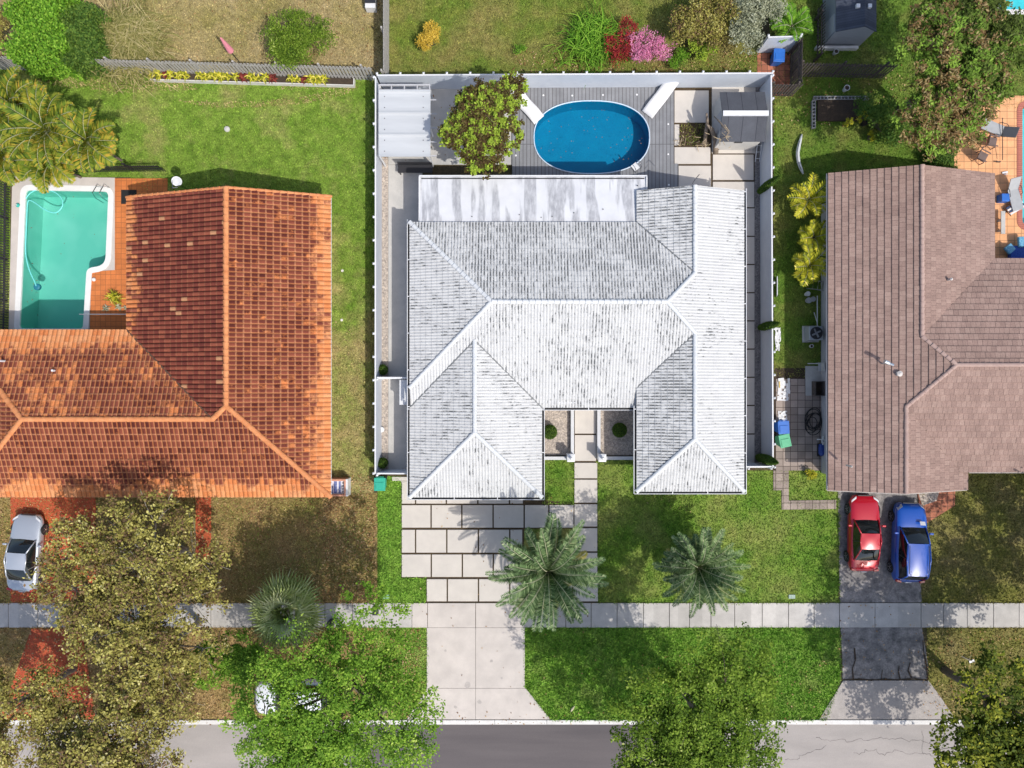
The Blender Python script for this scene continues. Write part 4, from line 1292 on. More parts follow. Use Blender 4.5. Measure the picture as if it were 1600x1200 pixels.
T('tree', 'dark green and yellow tree in the lower right corner', 'tree', 1595, 1125, 6.0, 150, lf_dark, 8, 13, 480, 52, .32, .15, trunk=.2, cull=-.9)
T('tree', 'dark green tree just beyond the right edge beside the brown house', 'tree', 1790, 930, 6.0, 165, lf_dark, 18, 12, 260, 45, .35, .18, trunk=.2)


def mangotint(P, C, idx, ct, g):
    # upper right of the crown is green, the rim carries reddish new growth
    ax = C[:, 0] - C[:, 0].mean(); ay = C[:, 1] - C[:, 1].mean()
    k = .42 + .30 * (ct - .5) - .05 * ax - .04 * ay
    base = k[idx] + .25 * (g.random(len(P)) - .5)
    red = (g.random(len(C)) < np.clip(.33 - .09 * ax - .07 * ay, .03, .62))[idx]
    return np.where(red, .72 + .28 * g.random(len(P)), np.clip(base, 0, .7))


T('tree', 'big mango like tree with reddish brown leaf tips in the upper right corner', 'tree', 1497, 108, 5.2, 128, lf_redgreen, 9, 15, 620, 60, .24, .145, tintf=mangotint, aspect=.4, trunk=.2, rpy=120, cull=-.8)


def limetint(P, C, idx, ct, g):
    lime = (ct > .52)[idx]
    return np.where(lime, .55 + .45 * g.random(len(P)), .5 * g.random(len(P)))


T('tree', 'round tree with lime green tufts over dark leaves beside the oval pool', 'tree', 760, 184, 3.6, 72, lf_lime, 10, 14, 520, 50, .15, .105, tintf=limetint, aspect=.6, rpy=70, trunk=.12, cull=-.9)


def bush(name, label, cat, u, v, z, rx, ry, rz, leafm, seed, clumps=80, per=40, cr=.16, ls=.12, lobes=6, up=.45, aspect=.5, group=None, tint=None, z0=0):
    x, y, _ = W(u, v, z)
    sx = rx / SC; sy = ry / SC
    t = thing(name, label, cat, (x, y, z0), group=group)
    P, C, L, idx = crown_points((x, y, z), (sx, sy, rz), lobes, clumps, per, cr, seed=seed, hollow=.5)
    P[:, 2] = np.maximum(P[:, 2], .03 + z0)
    g = np.random.default_rng(seed)
    tt = np.clip(g.random(len(C))[idx] * .5 + g.random(len(P)) * .5, 0, 1) if tint is None else tint(P, C, idx, g)
    quads('foliage', leaf_quads(P, ls, up, aspect), leafm, t, tt, wc=True)
    mb = MB()
    for l in C[:: max(1, len(C) // 14)]:
        mb.tube([(x, y, z0), ((x + l[0]) / 2, (y + l[1]) / 2, max(z0 + .1, l[2] * .4)), tuple(l)], [.03, .02, .008], 5)
    mb.build('stem', bark, t, True)
    return t


def hedgebox(label, u0, v0, u1, v1, z, leafm, seed, n, ls=.1, cat='hedge'):
    (x0, y1), (x1, y0) = W(u0, v0, z)[:2], W(u1, v1, z)[:2]
    t = thing('hedge', label, cat, ((x0 + x1) / 2, (y0 + y1) / 2, 0))
    g = np.random.default_rng(seed)
    P = g.random((n, 3)) * np.array([x1 - x0, y1 - y0, z]) + np.array([x0, y0, 0])
    # keep near the shell
    f = np.minimum.reduce([P[:, 0] - x0, x1 - P[:, 0], P[:, 1] - y0, y1 - P[:, 1], (z - P[:, 2]) * .8])
    P = P[f < .45]
    P += g.normal(size=P.shape) * .07
    lump = .18 * np.sin(P[:, 0] * 2.3 + seed) * np.cos(P[:, 1] * 2.9)
    cl = np.sin(P[:, 0] * 7 + seed + 2 * np.sin(P[:, 1] * 3)) * np.sin(P[:, 1] * 8 + 2 * np.sin(P[:, 0] * 3.3)) + .5 * np.sin(P[:, 2] * 9 + P[:, 0] * 4)
    kp = cl > -.75; P = P[kp]; lump = lump[kp] + .09 * cl[kp]
    P[:, 0] += .22 * np.sin(P[:, 1] * 2.7 + seed) + .1 * np.sin(P[:, 1] * 6.1); P[:, 1] += .14 * np.sin(P[:, 0] * 2.9 + 1)
    P[:, 2] = np.maximum(.03, P[:, 2] + lump)
    quads('foliage', leaf_quads(P, ls, .5, .6), leafm, t, g.random(len(P)), wc=True)
    mb = MB()
    for i in range(8):
        a, b = g.uniform(x0 + .2, x1 - .2), g.uniform(y0 + .2, y1 - .2)
        mb.tube([(a, b, 0), (a + .05, b, z * .5), (a - .05, b + .1, z * .85)], [.04, .03, .01], 5)
    mb.build('stem', bark, t, True)
    return t


hedgebox('tall bright green hedge in the top left corner behind the wooden fence', 10, -30, 93, 92, 2.6, lf_hedge, 31, 52000, .14)
hedgebox('darker clipped hedge block to the right of the bright green one', 99, 6, 144, 92, 2.3, lf_hedged, 32, 26000, .12)
hedgebox('small square clipped shrub at the corner of the orange patio', 1463, 216, 1502, 258, 1.1, lf_hedged, 33, 9000, .09, 'shrub')
bush('shrub', 'leafy dark shrub in the left corner behind the wooden fence', 'shrub', 2, 60, 1.5, 22, 50, 1.0, lf_olive, 34, 60, 40)
bush('bush', 'rounded green bush against the wooden fence in the tan yard', 'bush', 462, 58, 1.4, 50, 60, 1.2, lf_mid, 35, 230, 50, .2, .11, 9)
bush('bush', 'small round golden yellow bush on the olive lawn', 'bush', 672, 62, .7, 24, 25, .75, lf_yellow, 36, 110, 44, .1, .08, 7)
bush('shrub', 'large mixed green shrub at the top edge behind the white fence', 'shrub', 1092, 28, 1.5, 62, 60, 1.3, lf_olive, 37, 240, 48, .2, .13, 9)
bush('shrub', 'lime leafed shrub below the large mixed shrub', 'shrub', 1097, 76, .9, 20, 22, .7, lf_lime, 38, 50, 30, .12, .14, tint=lambda P, C, i, g: .5 + .5 * g.random(len(P)))
bush('shrub', 'pale silvery leafed shrub beside the dark gate in the top yard', 'shrub', 1178, 32, 1.6, 52, 52, 1.3, lf_silver, 39, 240, 48, .2, .12, 9)
bush('flower_bush', 'pink flowering bougainvillea bush behind the white fence', 'flowering bush', 1016, 74, .8, 42, 36, .8, lf_pink, 40, 110, 34, .14, .09, 9)
bush('flower_bush', 'dark red flowering plant between the strappy bush and the pink one', 'flowering bush', 966, 62, .7, 24, 44, .7, lf_red, 41, 80, 30, .14, .10, 7)
bush('shrub', 'green shrub under the edge of the reddish tree by the dark fence', 'shrub', 1385, 190, 1.0, 55, 40, .9, lf_hedged, 42, 120, 40, .18, .13, 8)
bush('shrub', 'tiny yellowish shrub on the olive lawn near the white fence', 'shrub', 812, 77, .3, 13, 10, .25, lf_hedge, 43, 16, 24, .08, .08, 4)
for i, (u, v, r_) in enumerate(((1321, 192, 9), (1347, 181, 10), (1361, 214, 7))):
    bush('plant', ('small yellow green plant at the edge of the planter bed', 'bright leaved plant inside the dark planter bed', 'small lime plant alone on the right lawn')[i], 'plant', u, v, .4, r_, r_, .35, lf_ygreen, 44 + i, 12, 16, .06, .13, 3)
bush('shrub', 'yellow flowering shrub by the stepping stones beside the brown house', 'shrub', 1263, 742, .35, 13, 10, .3, lf_ygreen, 48, 22, 22, .07, .09, 4)
bush('plant', 'low green plant below the pink flowering bush', 'plant', 1060, 96, .5, 22, 20, .45, lf_hedge, 49, 40, 30, .12, .12, 5, aspect=.25)


def fronds(t, base, n, L, leafm, seed, elev=(75, -15), leaflets=34, ll=.42, lw=.035, droop=1.0, rach=.018, mname='frond', wide=1.0, tl=None, old=0, oldm=None, nside=2):
    """pinnate fronds round a point: curved rachis with leaflets on both sides"""
    g = np.random.default_rng(seed)
    V = []; Tn = []; Vo = []; To = []
    rb = MB()
    for i in range(n):
        az = i * 2.39996 + g.normal() * .12
        f = i / max(1, n - 1)
        el = R(elev[0] * (1 - f) ** 1.0 + elev[1] * f) + g.normal() * .06
        Li = L * (.62 + .38 * math.sin(math.pi * min(1, .25 + f * .9))) * g.uniform(.88, 1.08)
        isold = i >= n - old; ft = g.normal() * .16
        p = np.array(base, float); pts = [p.copy()]
        e = el; m = 12; a = az + g.normal() * .05
        curl = g.normal() * .015
        for k in range(m):
            d = np.array([math.cos(a) * math.cos(e), math.sin(a) * math.cos(e), math.sin(e)])
            p = p + d * Li / m; pts.append(p.copy())
            e -= (droop * (.05 + .05 * k / m * 2.2)) * (1.0 if e > -1.2 else 0); a += curl
        rb.tube([tuple(q) for q in pts], [rach * (1.2 - 1.0 * k / m) for k in range(m + 1)], 4, False)
        pts = np.array(pts)
        for k in range(leaflets):
            s = .10 + .9 * (k + .5) / leaflets
            x_ = s * m; j = min(int(x_), m - 1); q = pts[j] + (pts[j + 1] - pts[j]) * (x_ - j)
            tan = pts[j + 1] - pts[j]; tan /= np.linalg.norm(tan)
            side = np.cross(tan, [0, 0, 1.0]); side /= np.linalg.norm(side) + 1e-9
            upv = np.cross(side, tan)
            len_ = ll * (math.sin(math.pi * (.12 + .86 * s)) ** .6) * g.uniform(.85, 1.1)
            for sg in (-1, 1):
                dr = side * sg * .86 + tan * .62 + upv * (.30 + .07 * g.normal()) ; dr /= np.linalg.norm(dr)
                tip = q + dr * len_ - np.array([0, 0, .12 * len_])
                mid = q + dr * len_ * .4
                wv = np.cross(dr, upv); wv /= np.linalg.norm(wv) + 1e-9
                w_ = lw * wide
                quad = [q, mid + wv * w_, tip, mid - wv * w_]
                (Vo if isold else V).append(quad)
                (To if isold else Tn).append(np.clip(.5 + .22 * g.normal() + (.25 * (f - .5)), 0, 1))
    quads(mname, np.array(V), leafm, t, Tn, wc=True)
    if Vo: quads('old_frond', np.array(Vo), oldm, t, To, wc=True)
    return rb


def palm(label, u, v, h, rpx, n, seed, leafm, oldm=None, old=0, zt=None, name='palm_tree', cat='palm tree', group=None, trunk=.16, **kw):
    zt = h
    x, y, _ = W(u, v, zt)
    t = thing(name, label, cat, (x, y, 0), group=group)
    L = rpx / SC * (HC - zt) / HC * 1.12
    rb = fronds(t, (x, y, h), n, L, leafm, seed, old=old, oldm=oldm, **kw)
    rb.build('frond_stalk', mat_stalk, t, True)
    mb = MB(); prof = []
    k = 0; z = 0.0
    while z < h - .05:
        prof += [(trunk * (1.15 - .25 * z / h), z), (trunk * (1.0 - .25 * z / h), z + .09)]; z += .1
    mb.lathe(x, y, prof + [(trunk * .9, h), (trunk * .4, h + .25)], 12)
    mb.build('trunk', bark, t, True)
    return t


mat_stalk = mat('palm_stalk', (.45, .50, .34), (.52, .50, .30), 4, .6)
palm('larger blue green date palm at the corner of the slab driveway', 856, 890, 3.4, 91, 74, 3, lf_palm, lf_palmold, 20, elev=(80, -12), leaflets=40, ll=.50, lw=.036, rach=.03, droop=.82, trunk=.2)
palm('smaller blue green date palm in the front lawn', 1089, 884, 2.6, 72, 66, 4, lf_palm, lf_palmold, 10, elev=(80, -8), leaflets=36, ll=.44, lw=.032, rach=.026, droop=.82, trunk=.18)


def fanpalm(label, u, v, h, rpx, n, seed, leafm):
    x, y, _ = W(u, v, h)
    t = thing('fan_palm', label, 'palm tree', (x, y, 0))
    g = np.random.default_rng(seed)
    Lr = rpx / SC * (HC - h) / HC
    V = []; Tn = []; rb = MB()
    for i in range(n):
        az = i * 2.39996 + g.normal() * .1; f = i / (n - 1)
        el = R(78 * (1 - f) - 18 * f)
        d = np.array([math.cos(az) * math.cos(el), math.sin(az) * math.cos(el), math.sin(el)])
        b = np.array([x, y, h]); sc_ = .35 + .65 * min(1, f * 4); c = b + d * Lr * .42 * sc_
        rb.tube([tuple(b), tuple(c)], .02, 4)
        side = np.cross(d, [0, 0, 1.]); side /= np.linalg.norm(side); upv = np.cross(side, d)
        ns = 20; tt = np.clip(.5 + .25 * g.normal(), 0, 1)
        for k in range(ns):
            a = R(-100 + 200 * k / (ns - 1))
            dr = d * math.cos(a) + side * math.sin(a) + upv * .12
            len_ = Lr * .56 * (.5 + .5 * sc_) * (.75 + .25 * math.cos(a)) * g.uniform(.85, 1.08)
            tip = c + dr * len_ - np.array([0, 0, .30 * len_ * (.6 + .4 * g.random())])
            mid = c + dr * len_ * .5 + upv * .03
            wv = np.cross(dr, upv); wv /= np.linalg.norm(wv)
            V.append([c, mid + wv * .05, tip, mid - wv * .05]); Tn.append(np.clip(tt + g.normal() * .15, 0, 1))
    quads('fan_leaf', np.array(V), leafm, t, Tn, wc=True)
    rb.build('leaf_stalk', mat_stalk, t, True)
    MB().lathe(x, y, [(.2, 0), (.17, .5), (.16, h - .2), (.1, h + .15)], 12).build('trunk', bark, t, True)
    return t


fanpalm('spiky green fan palm over the sidewalk left of the white car', 449, 955, 3.4, 68, 42, 5, lf_fan)

areca = [('orange tipped areca palm at the left edge nearest the wooden fence', 22, 165, 3.2, 62), ('areca palm in the middle of the yellow green clump', 75, 205, 3.4, 72), ('areca palm reaching furthest right in the clump on the left', 140, 222, 3.0, 58),
         ('areca palm right above the corner of the green pool', 80, 255, 2.6, 52), ('areca palm at the left edge beside the pool fence', 10, 245, 3.0, 58)]
for i, (lab, u, v, h, r_) in enumerate(areca):
    palm(lab, u, v, h, r_, 30, 60 + i, lf_areca, name='areca_palm', group='areca palms by the left pool', elev=(80, 2), leaflets=24, ll=.55, lw=.045, droop=1.25, trunk=.07)
for i, (lab, u, v, r_) in enumerate([('yellow leaved palm shrub beside the brown house, nearest the back lawn', 1262, 313, 34), ('yellow leaved palm shrub beside the brown house, middle of the three', 1270, 372, 26), ('yellow leaved palm shrub beside the brown house, just above the white ladder', 1262, 416, 30)]):
    palm(lab, u, v, 1.3, r_ * 1.15, 17, 70 + i, lf_ygreen, name='yellow_palm', cat='shrub', group='yellow palm shrubs by the brown house', elev=(85, 5), leaflets=11, ll=.5, lw=.055, droop=1.25, trunk=.06)
palm('young green palm beside the dark gate in the top yard', 1236, 42, 1.2, 36, 16, 80, lf_hedge, name='young_palm', cat='palm', elev=(70, 5), leaflets=20, ll=.4, lw=.035, droop=1.3, trunk=.05)


def strappy(name, label, u, v, z, rpx, n, seed, leafm, w=.03, cat='plant', group=None, lift=.9, seg=4, rnd=.35):
    x, y, _ = W(u, v, z)
    t = thing(name, label, cat, (x, y, 0), group=group)
    g = np.random.default_rng(seed); r = rpx / SC
    V = []; Tn = []
    for i in range(n):
        a = g.random() * 6.283; L = r * g.uniform(.55, 1.1); e = R(g.uniform(15, 88))
        p = np.array([x + g.normal() * r * rnd * .5, y + g.normal() * r * rnd * .5, g.uniform(0, z * .6)])
        d2 = np.array([math.cos(a), math.sin(a), 0]); side = np.array([-d2[1], d2[0], 0])
        q = [p]; ee = e
        for k in range(seg):
            p = p + (d2 * math.cos(ee) + np.array([0, 0, 1]) * math.sin(ee) * lift) * L / seg; ee -= R(32); q.append(p)
        tt = g.random()
        for k in range(seg):
            w0 = w * (1 - k / seg) + .004; w1 = w * (1 - (k + 1) / seg) + .003
            V.append([q[k] - side * w0, q[k + 1] - side * w1, q[k + 1] + side * w1, q[k] + side * w0]); Tn.append(np.clip(tt + .1 * g.normal(), 0, 1))
    V = np.array(V); V[:, :, 2] = np.maximum(V[:, :, 2], .03)
    quads('foliage', V, leafm, t, Tn, wc=True)
    MB().lathe(x, y, [(.07, 0), (.05, z * .4), (.02, z * .5)], 8).build('stem', bark, t, True)
    return t


strappy('grass_bush', 'dry straw coloured fountain grass clump hanging over the wooden fence', 192, 62, .9, 48, 2600, 90, lf_straw, .028, 'ornamental grass', rnd=.9)
strappy('strappy_bush', 'dark green strappy leaved bush behind the white fence', 926, 56, .9, 40, 900, 91, lf_hedge, .03, 'bush', rnd=.8)
strappy('palm_shrub', 'spiky variegated plant growing from the terracotta terrace by the green pool', 172, 463, .7, 16, 90, 92, lf_ygreen, .03, 'plant')
for i, (u, v) in enumerate(((163, 482), (183, 480), (198, 481))):
    strappy('small_agave', ('small pale agave on the terrace, closest to the pool edge', 'small pale agave on the terrace, middle of the row', 'small pale agave on the terrace touching the tiled roof')[i], u, v, .25, 8, 26, 93 + i, lf_silver, .035, 'plant', 'agaves on the terrace')
# bromeliads in the planter below the wooden fence: copies of two kinds
pro = []
for k, (lm, nm) in enumerate(((lf_ygreen, 'yellow'), (lf_dkred, 'red'))):
    pro.append(strappy('bromeliad', 'x', 240, 110, .3, 8.5, 34, 97 + k, lm, .04, 'bromeliad', 'bromeliads along the wooden fence'))
bx = [(240, 109, 0), (252, 111, 0), (262, 110, 1), (270, 111, 0), (282, 112, 0), (292, 112, 0), (316, 113, 0), (326, 114, 0), (337, 114, 0), (348, 115, 0), (357, 116, 0), (372, 116, 0), (384, 116, 1), (396, 117, 0), (406, 117, 0), (417, 119, 0), (428, 118, 1), (457, 118, 0), (466, 119, 0), (478, 119, 1), (488, 118, 0), (497, 120, 0), (507, 120, 0)]
kinds = {0: 0, 1: 0}
ORD = 'first second third fourth fifth sixth seventh eighth ninth tenth eleventh twelfth thirteenth fourteenth fifteenth sixteenth seventeenth eighteenth nineteenth twentieth twenty-first twenty-second twenty-third'.split()
for i, (u, v, k) in enumerate(bx):
    lab = 'yellow green bromeliad in the planter strip along the wooden fence' if k == 0 else 'dark red bromeliad in the planter strip along the wooden fence'
    if kinds[k] == 0:
        o = pro[k]; o['label'] = lab; dx = W(u, v, .15); src = tuple(o.location); o.location = dx[:2] + (0,)
    else:
        o = dup(pro[k], W(u, v, .15)[:2] + (0,), random.uniform(0, 6), lab, random.uniform(1.0, 1.4))
    kinds[k] += 1
    o['label'] = '%s bromeliad, %s from the left along the wooden fence' % ('yellow green' if k == 0 else 'dark red', ORD[i])


def ball_topiary(label, u, v):
    x, y, _ = W(u, v, .45)
    t = thing('topiary', label, 'topiary', (x, y, 0), group='ball topiaries of the entry courts')
    g = np.random.default_rng(int(u))
    d = unit(6000); P = d * .40 + np.array([x, y, .46]); P += g.normal(size=P.shape) * .015
    quads('foliage', leaf_quads(P, .05, .3, .6), lf_hedged, t, g.random(6000), wc=True)
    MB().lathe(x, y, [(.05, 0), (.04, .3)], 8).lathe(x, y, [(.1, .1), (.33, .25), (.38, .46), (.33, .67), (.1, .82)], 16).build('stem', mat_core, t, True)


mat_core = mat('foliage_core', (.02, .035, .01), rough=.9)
ball_topiary('round clipped ball shrub in the left gravel court', 859, 675)
ball_topiary('round clipped ball shrub in the right gravel court', 968, 672)


def cypress(label, u, v, h, r, seed, group):
    x, y, _ = W(u, v, 0)
    t = thing('cypress', label, 'cypress', (x, y, 0), group=group)
    g = np.random.default_rng(seed); n = int(5200 * h / 3)
    z = g.random(n) ** .9 * h; rr = r * np.sin(np.pi * np.clip(.18 + .82 * z / h, 0, 1)) ** .7 * (.75 + .3 * g.random(n))
    a = g.random(n) * 6.283 + z
    P = np.stack([x + rr * np.cos(a), y + rr * np.sin(a), z + .05], 1)
    quads('foliage', leaf_quads(P, .09, .25, .4), lf_hedged, t, g.random(n), wc=True)
    MB().tube([(x, y, 0), (x, y, h * .9)], [.05, .02], 6).build('trunk', bark, t, True)


cypress('slim columnar cypress at the right fence level with the back slabs', 1186, 300, 3.0, .22, 1, 'cypresses in the white house side yards')
cypress('slim columnar cypress halfway along the right fence', 1187, 512, 2.9, .22, 2, 'cypresses in the white house side yards')
cypress('slim columnar cypress in the front corner of the right side yard', 1184, 714, 3.0, .26, 3, 'cypresses in the white house side yards')
cypress('small green conifer in the pebble bed beside the inner gate wall', 600, 578, 1.0, .30, 4, 'conifers in the left pebble bed')
cypress('small green conifer in the front corner of the left pebble bed', 600, 722, 1.2, .30, 5, 'conifers in the left pebble bed')
cypress('thin young cypress behind the white pergola roof', 602, 134, 1.5, .16, 6, 'cypresses in the white house side yards')
# ---------------------------------------------------------------- fences
def white_fence(label, a, b, h=1.83, out=1, posts=True, step=1.28):
    a = Vector(a); b = Vector(b); L = (b - a).length
    ang = math.atan2(b.y - a.y, b.x - a.x)
    t = thing('white_fence', label, 'fence', (a.x, a.y, 0), ang)
    MB().box(0, -.02, .05, L, .02, h - .06).build('fence_panel', fence_white, t)
    MB().box(-.02, -.035, h - .06, L + .02, .035, h).build('top_rail', white_trim, t)
    mb = MB().box(0, out * .03, .25, L, out * .07, .33).box(0, out * .03, h - .3, L, out * .07, h - .22)
    mb.build('back_rail', white_trim, t)
    if posts:
        n = max(1, round(L / step)); first = None
        for i in range(n + 1):
            if first is None:
                m_ = MB().box(-.045, -.045, 0, .045, .045, h + .02)
                m_.add([(-.06, -.06, h + .02), (.06, -.06, h + .02), (.06, .06, h + .02), (-.06, .06, h + .02), (0, 0, h + .08)], [(3, 2, 1, 0), (0, 1, 4), (1, 2, 4), (2, 3, 4), (3, 0, 4)])
                o = first = m_.build('fence_post', white_trim, t)
            else:
                o = first.copy(); col.objects.link(o)
            o.location = (L * i / n, out * .095, 0)
    return t


FX0, FX1, FY1 = -7.65, 14.60, 17.27
white_fence('long white fence along the left side yard of the white house', (FX0, -5.0), (FX0 + .02, FY1 - .1), out=1)
white_fence('white fence behind the oval pool and deck', (FX0 + .1, FY1), (FX1, FY1 + .12), out=1)
white_fence('long white fence along the right side yard of the white house', (FX1, -4.65), (FX1 - .1, FY1), out=-1)
white_fence('short white gate wall at the front end of the left side yard', (FX0 + .1, -5.0), (-5.0, -5.02), out=-1, step=2.6)
white_fence('short white gate wall across the middle of the left side yard', (FX0 + .1, .36), (-5.0, .36), 1.8, out=-1, step=2.6)
white_fence('short white gate wall at the front end of the right side yard', (11.95, -4.65), (FX1 - .1, -4.62), out=-1, step=1.6)
white_fence('white fence piece behind the blue bin in the top yard', (14.35, 19.4), (16.2, 19.45), out=1, step=1.8)


def plank_fence(label, a, b, h, pw, gap, m, rails=True, jag=.04, name='wooden_fence', th=.02, side=1):
    a = Vector(a); b = Vector(b); L = (b - a).length; ang = math.atan2(b.y - a.y, b.x - a.x)
    t = thing(name, label, 'fence', (a.x, a.y, 0), ang)
    mb = MB(); x = 0
    while x < L:
        mb.cbox(x + pw / 2, random.uniform(-.008, .008), h / 2 + .03, pw, th, h + random.uniform(-jag, jag), 0, 0, random.uniform(-.012, .012)); x += pw + gap
    mb.build('plank_panel', m, t)
    if rails:
        MB().box(0, side * .03, .3, L, side * .075, .39).box(0, side * .03, h - .35, L, side * .075, h - .26).build('rail', m, t)
        x = 0; first = None
        while x <= L:
            if first is None: o = first = MB().box(-.05, side * .08, 0, .05, side * .17, h + .02).build('fence_post', m, t)
            else: o = first.copy(); col.objects.link(o)
            o.location = (x, 0, 0); x += 2.4
    return t


wf_a, wf_b = Vector((-32.5, 18.5)), Vector((-7.95, 17.78))
plank_fence('weathered grey plank fence between the tan yard and the left lawn', wf_a, wf_b, 1.65, .13, .07, old_wood, jag=.05)
plank_fence('weathered wooden fence between the tan yard and the olive lawn', (-7.2, 17.6), (-7.2, 26), 1.75, .13, .015, old_wood, side=1)
plank_fence('dark slatted fence between the two back yards at upper right', (16.35, 18.0), (21.6, 17.9), 1.7, .1, .08, dark_wood)
plank_fence('short dark slatted fence at the corner of the white fence', (14.75, 16.85), (16.3, 16.85), 1.6, .1, .07, dark_wood)
plank_fence('dark slatted fence beside the blue bin in the top yard', (16.25, 16.9), (16.28, 19.4), 1.75, .12, .03, dark_wood)
plank_fence('low dark trellis with pale rail beside the grey shed', (17.8, 18.9), (17.85, 21.8), 1.1, .06, .12, dark_wood)
plank_fence('dark picket fence along the left edge of the green pool', (-29.5, 2.5), (-29.4, 12.2), 1.2, .05, .10, dark_metal, name='picket_fence')
plank_fence('dark picket fence behind the green pool below the areca palms', (-29.4, 12.35), (-20.3, 12.45), 1.1, .04, .09, dark_metal, name='picket_fence')


def wfy(x): return wf_a.y + (wf_b.y - wf_a.y) * (x - wf_a.x) / (wf_b.x - wf_a.x)


x0, x1 = X(232, .45), X(552, .45)
t = thing('planter', 'long low planter with pale edge along the wooden fence', 'planter', ((x0 + x1) / 2, wfy(x0) - .3, 0))
sl_ = math.atan2(wf_b.y - wf_a.y, wf_b.x - wf_a.x)
mb = MB(); L_ = x1 - x0; cy = wfy((x0 + x1) / 2)
mb.cbox((x0 + x1) / 2, cy - .46, .18, L_, .04, .36, sl_); mb.cbox(x0, wfy(x0) - .26, .18, .04, .42, .36, sl_); mb.cbox(x1, wfy(x1) - .26, .18, .04, .42, .36, sl_)
mb.build('planter_edge', kerb_white, t, True)
MB().cbox((x0 + x1) / 2, cy - .25, .15, L_ - .1, .38, .3, sl_).build('planter_soil', soil, t, True)
for o in list(col.objects):
    if o.name.startswith('bromeliad') and o.parent is None:
        if o.name in ('bromeliad',) or False: pass
        bxx = o.location.x
        o.location = (bxx, wfy(bxx) - .24, .30)


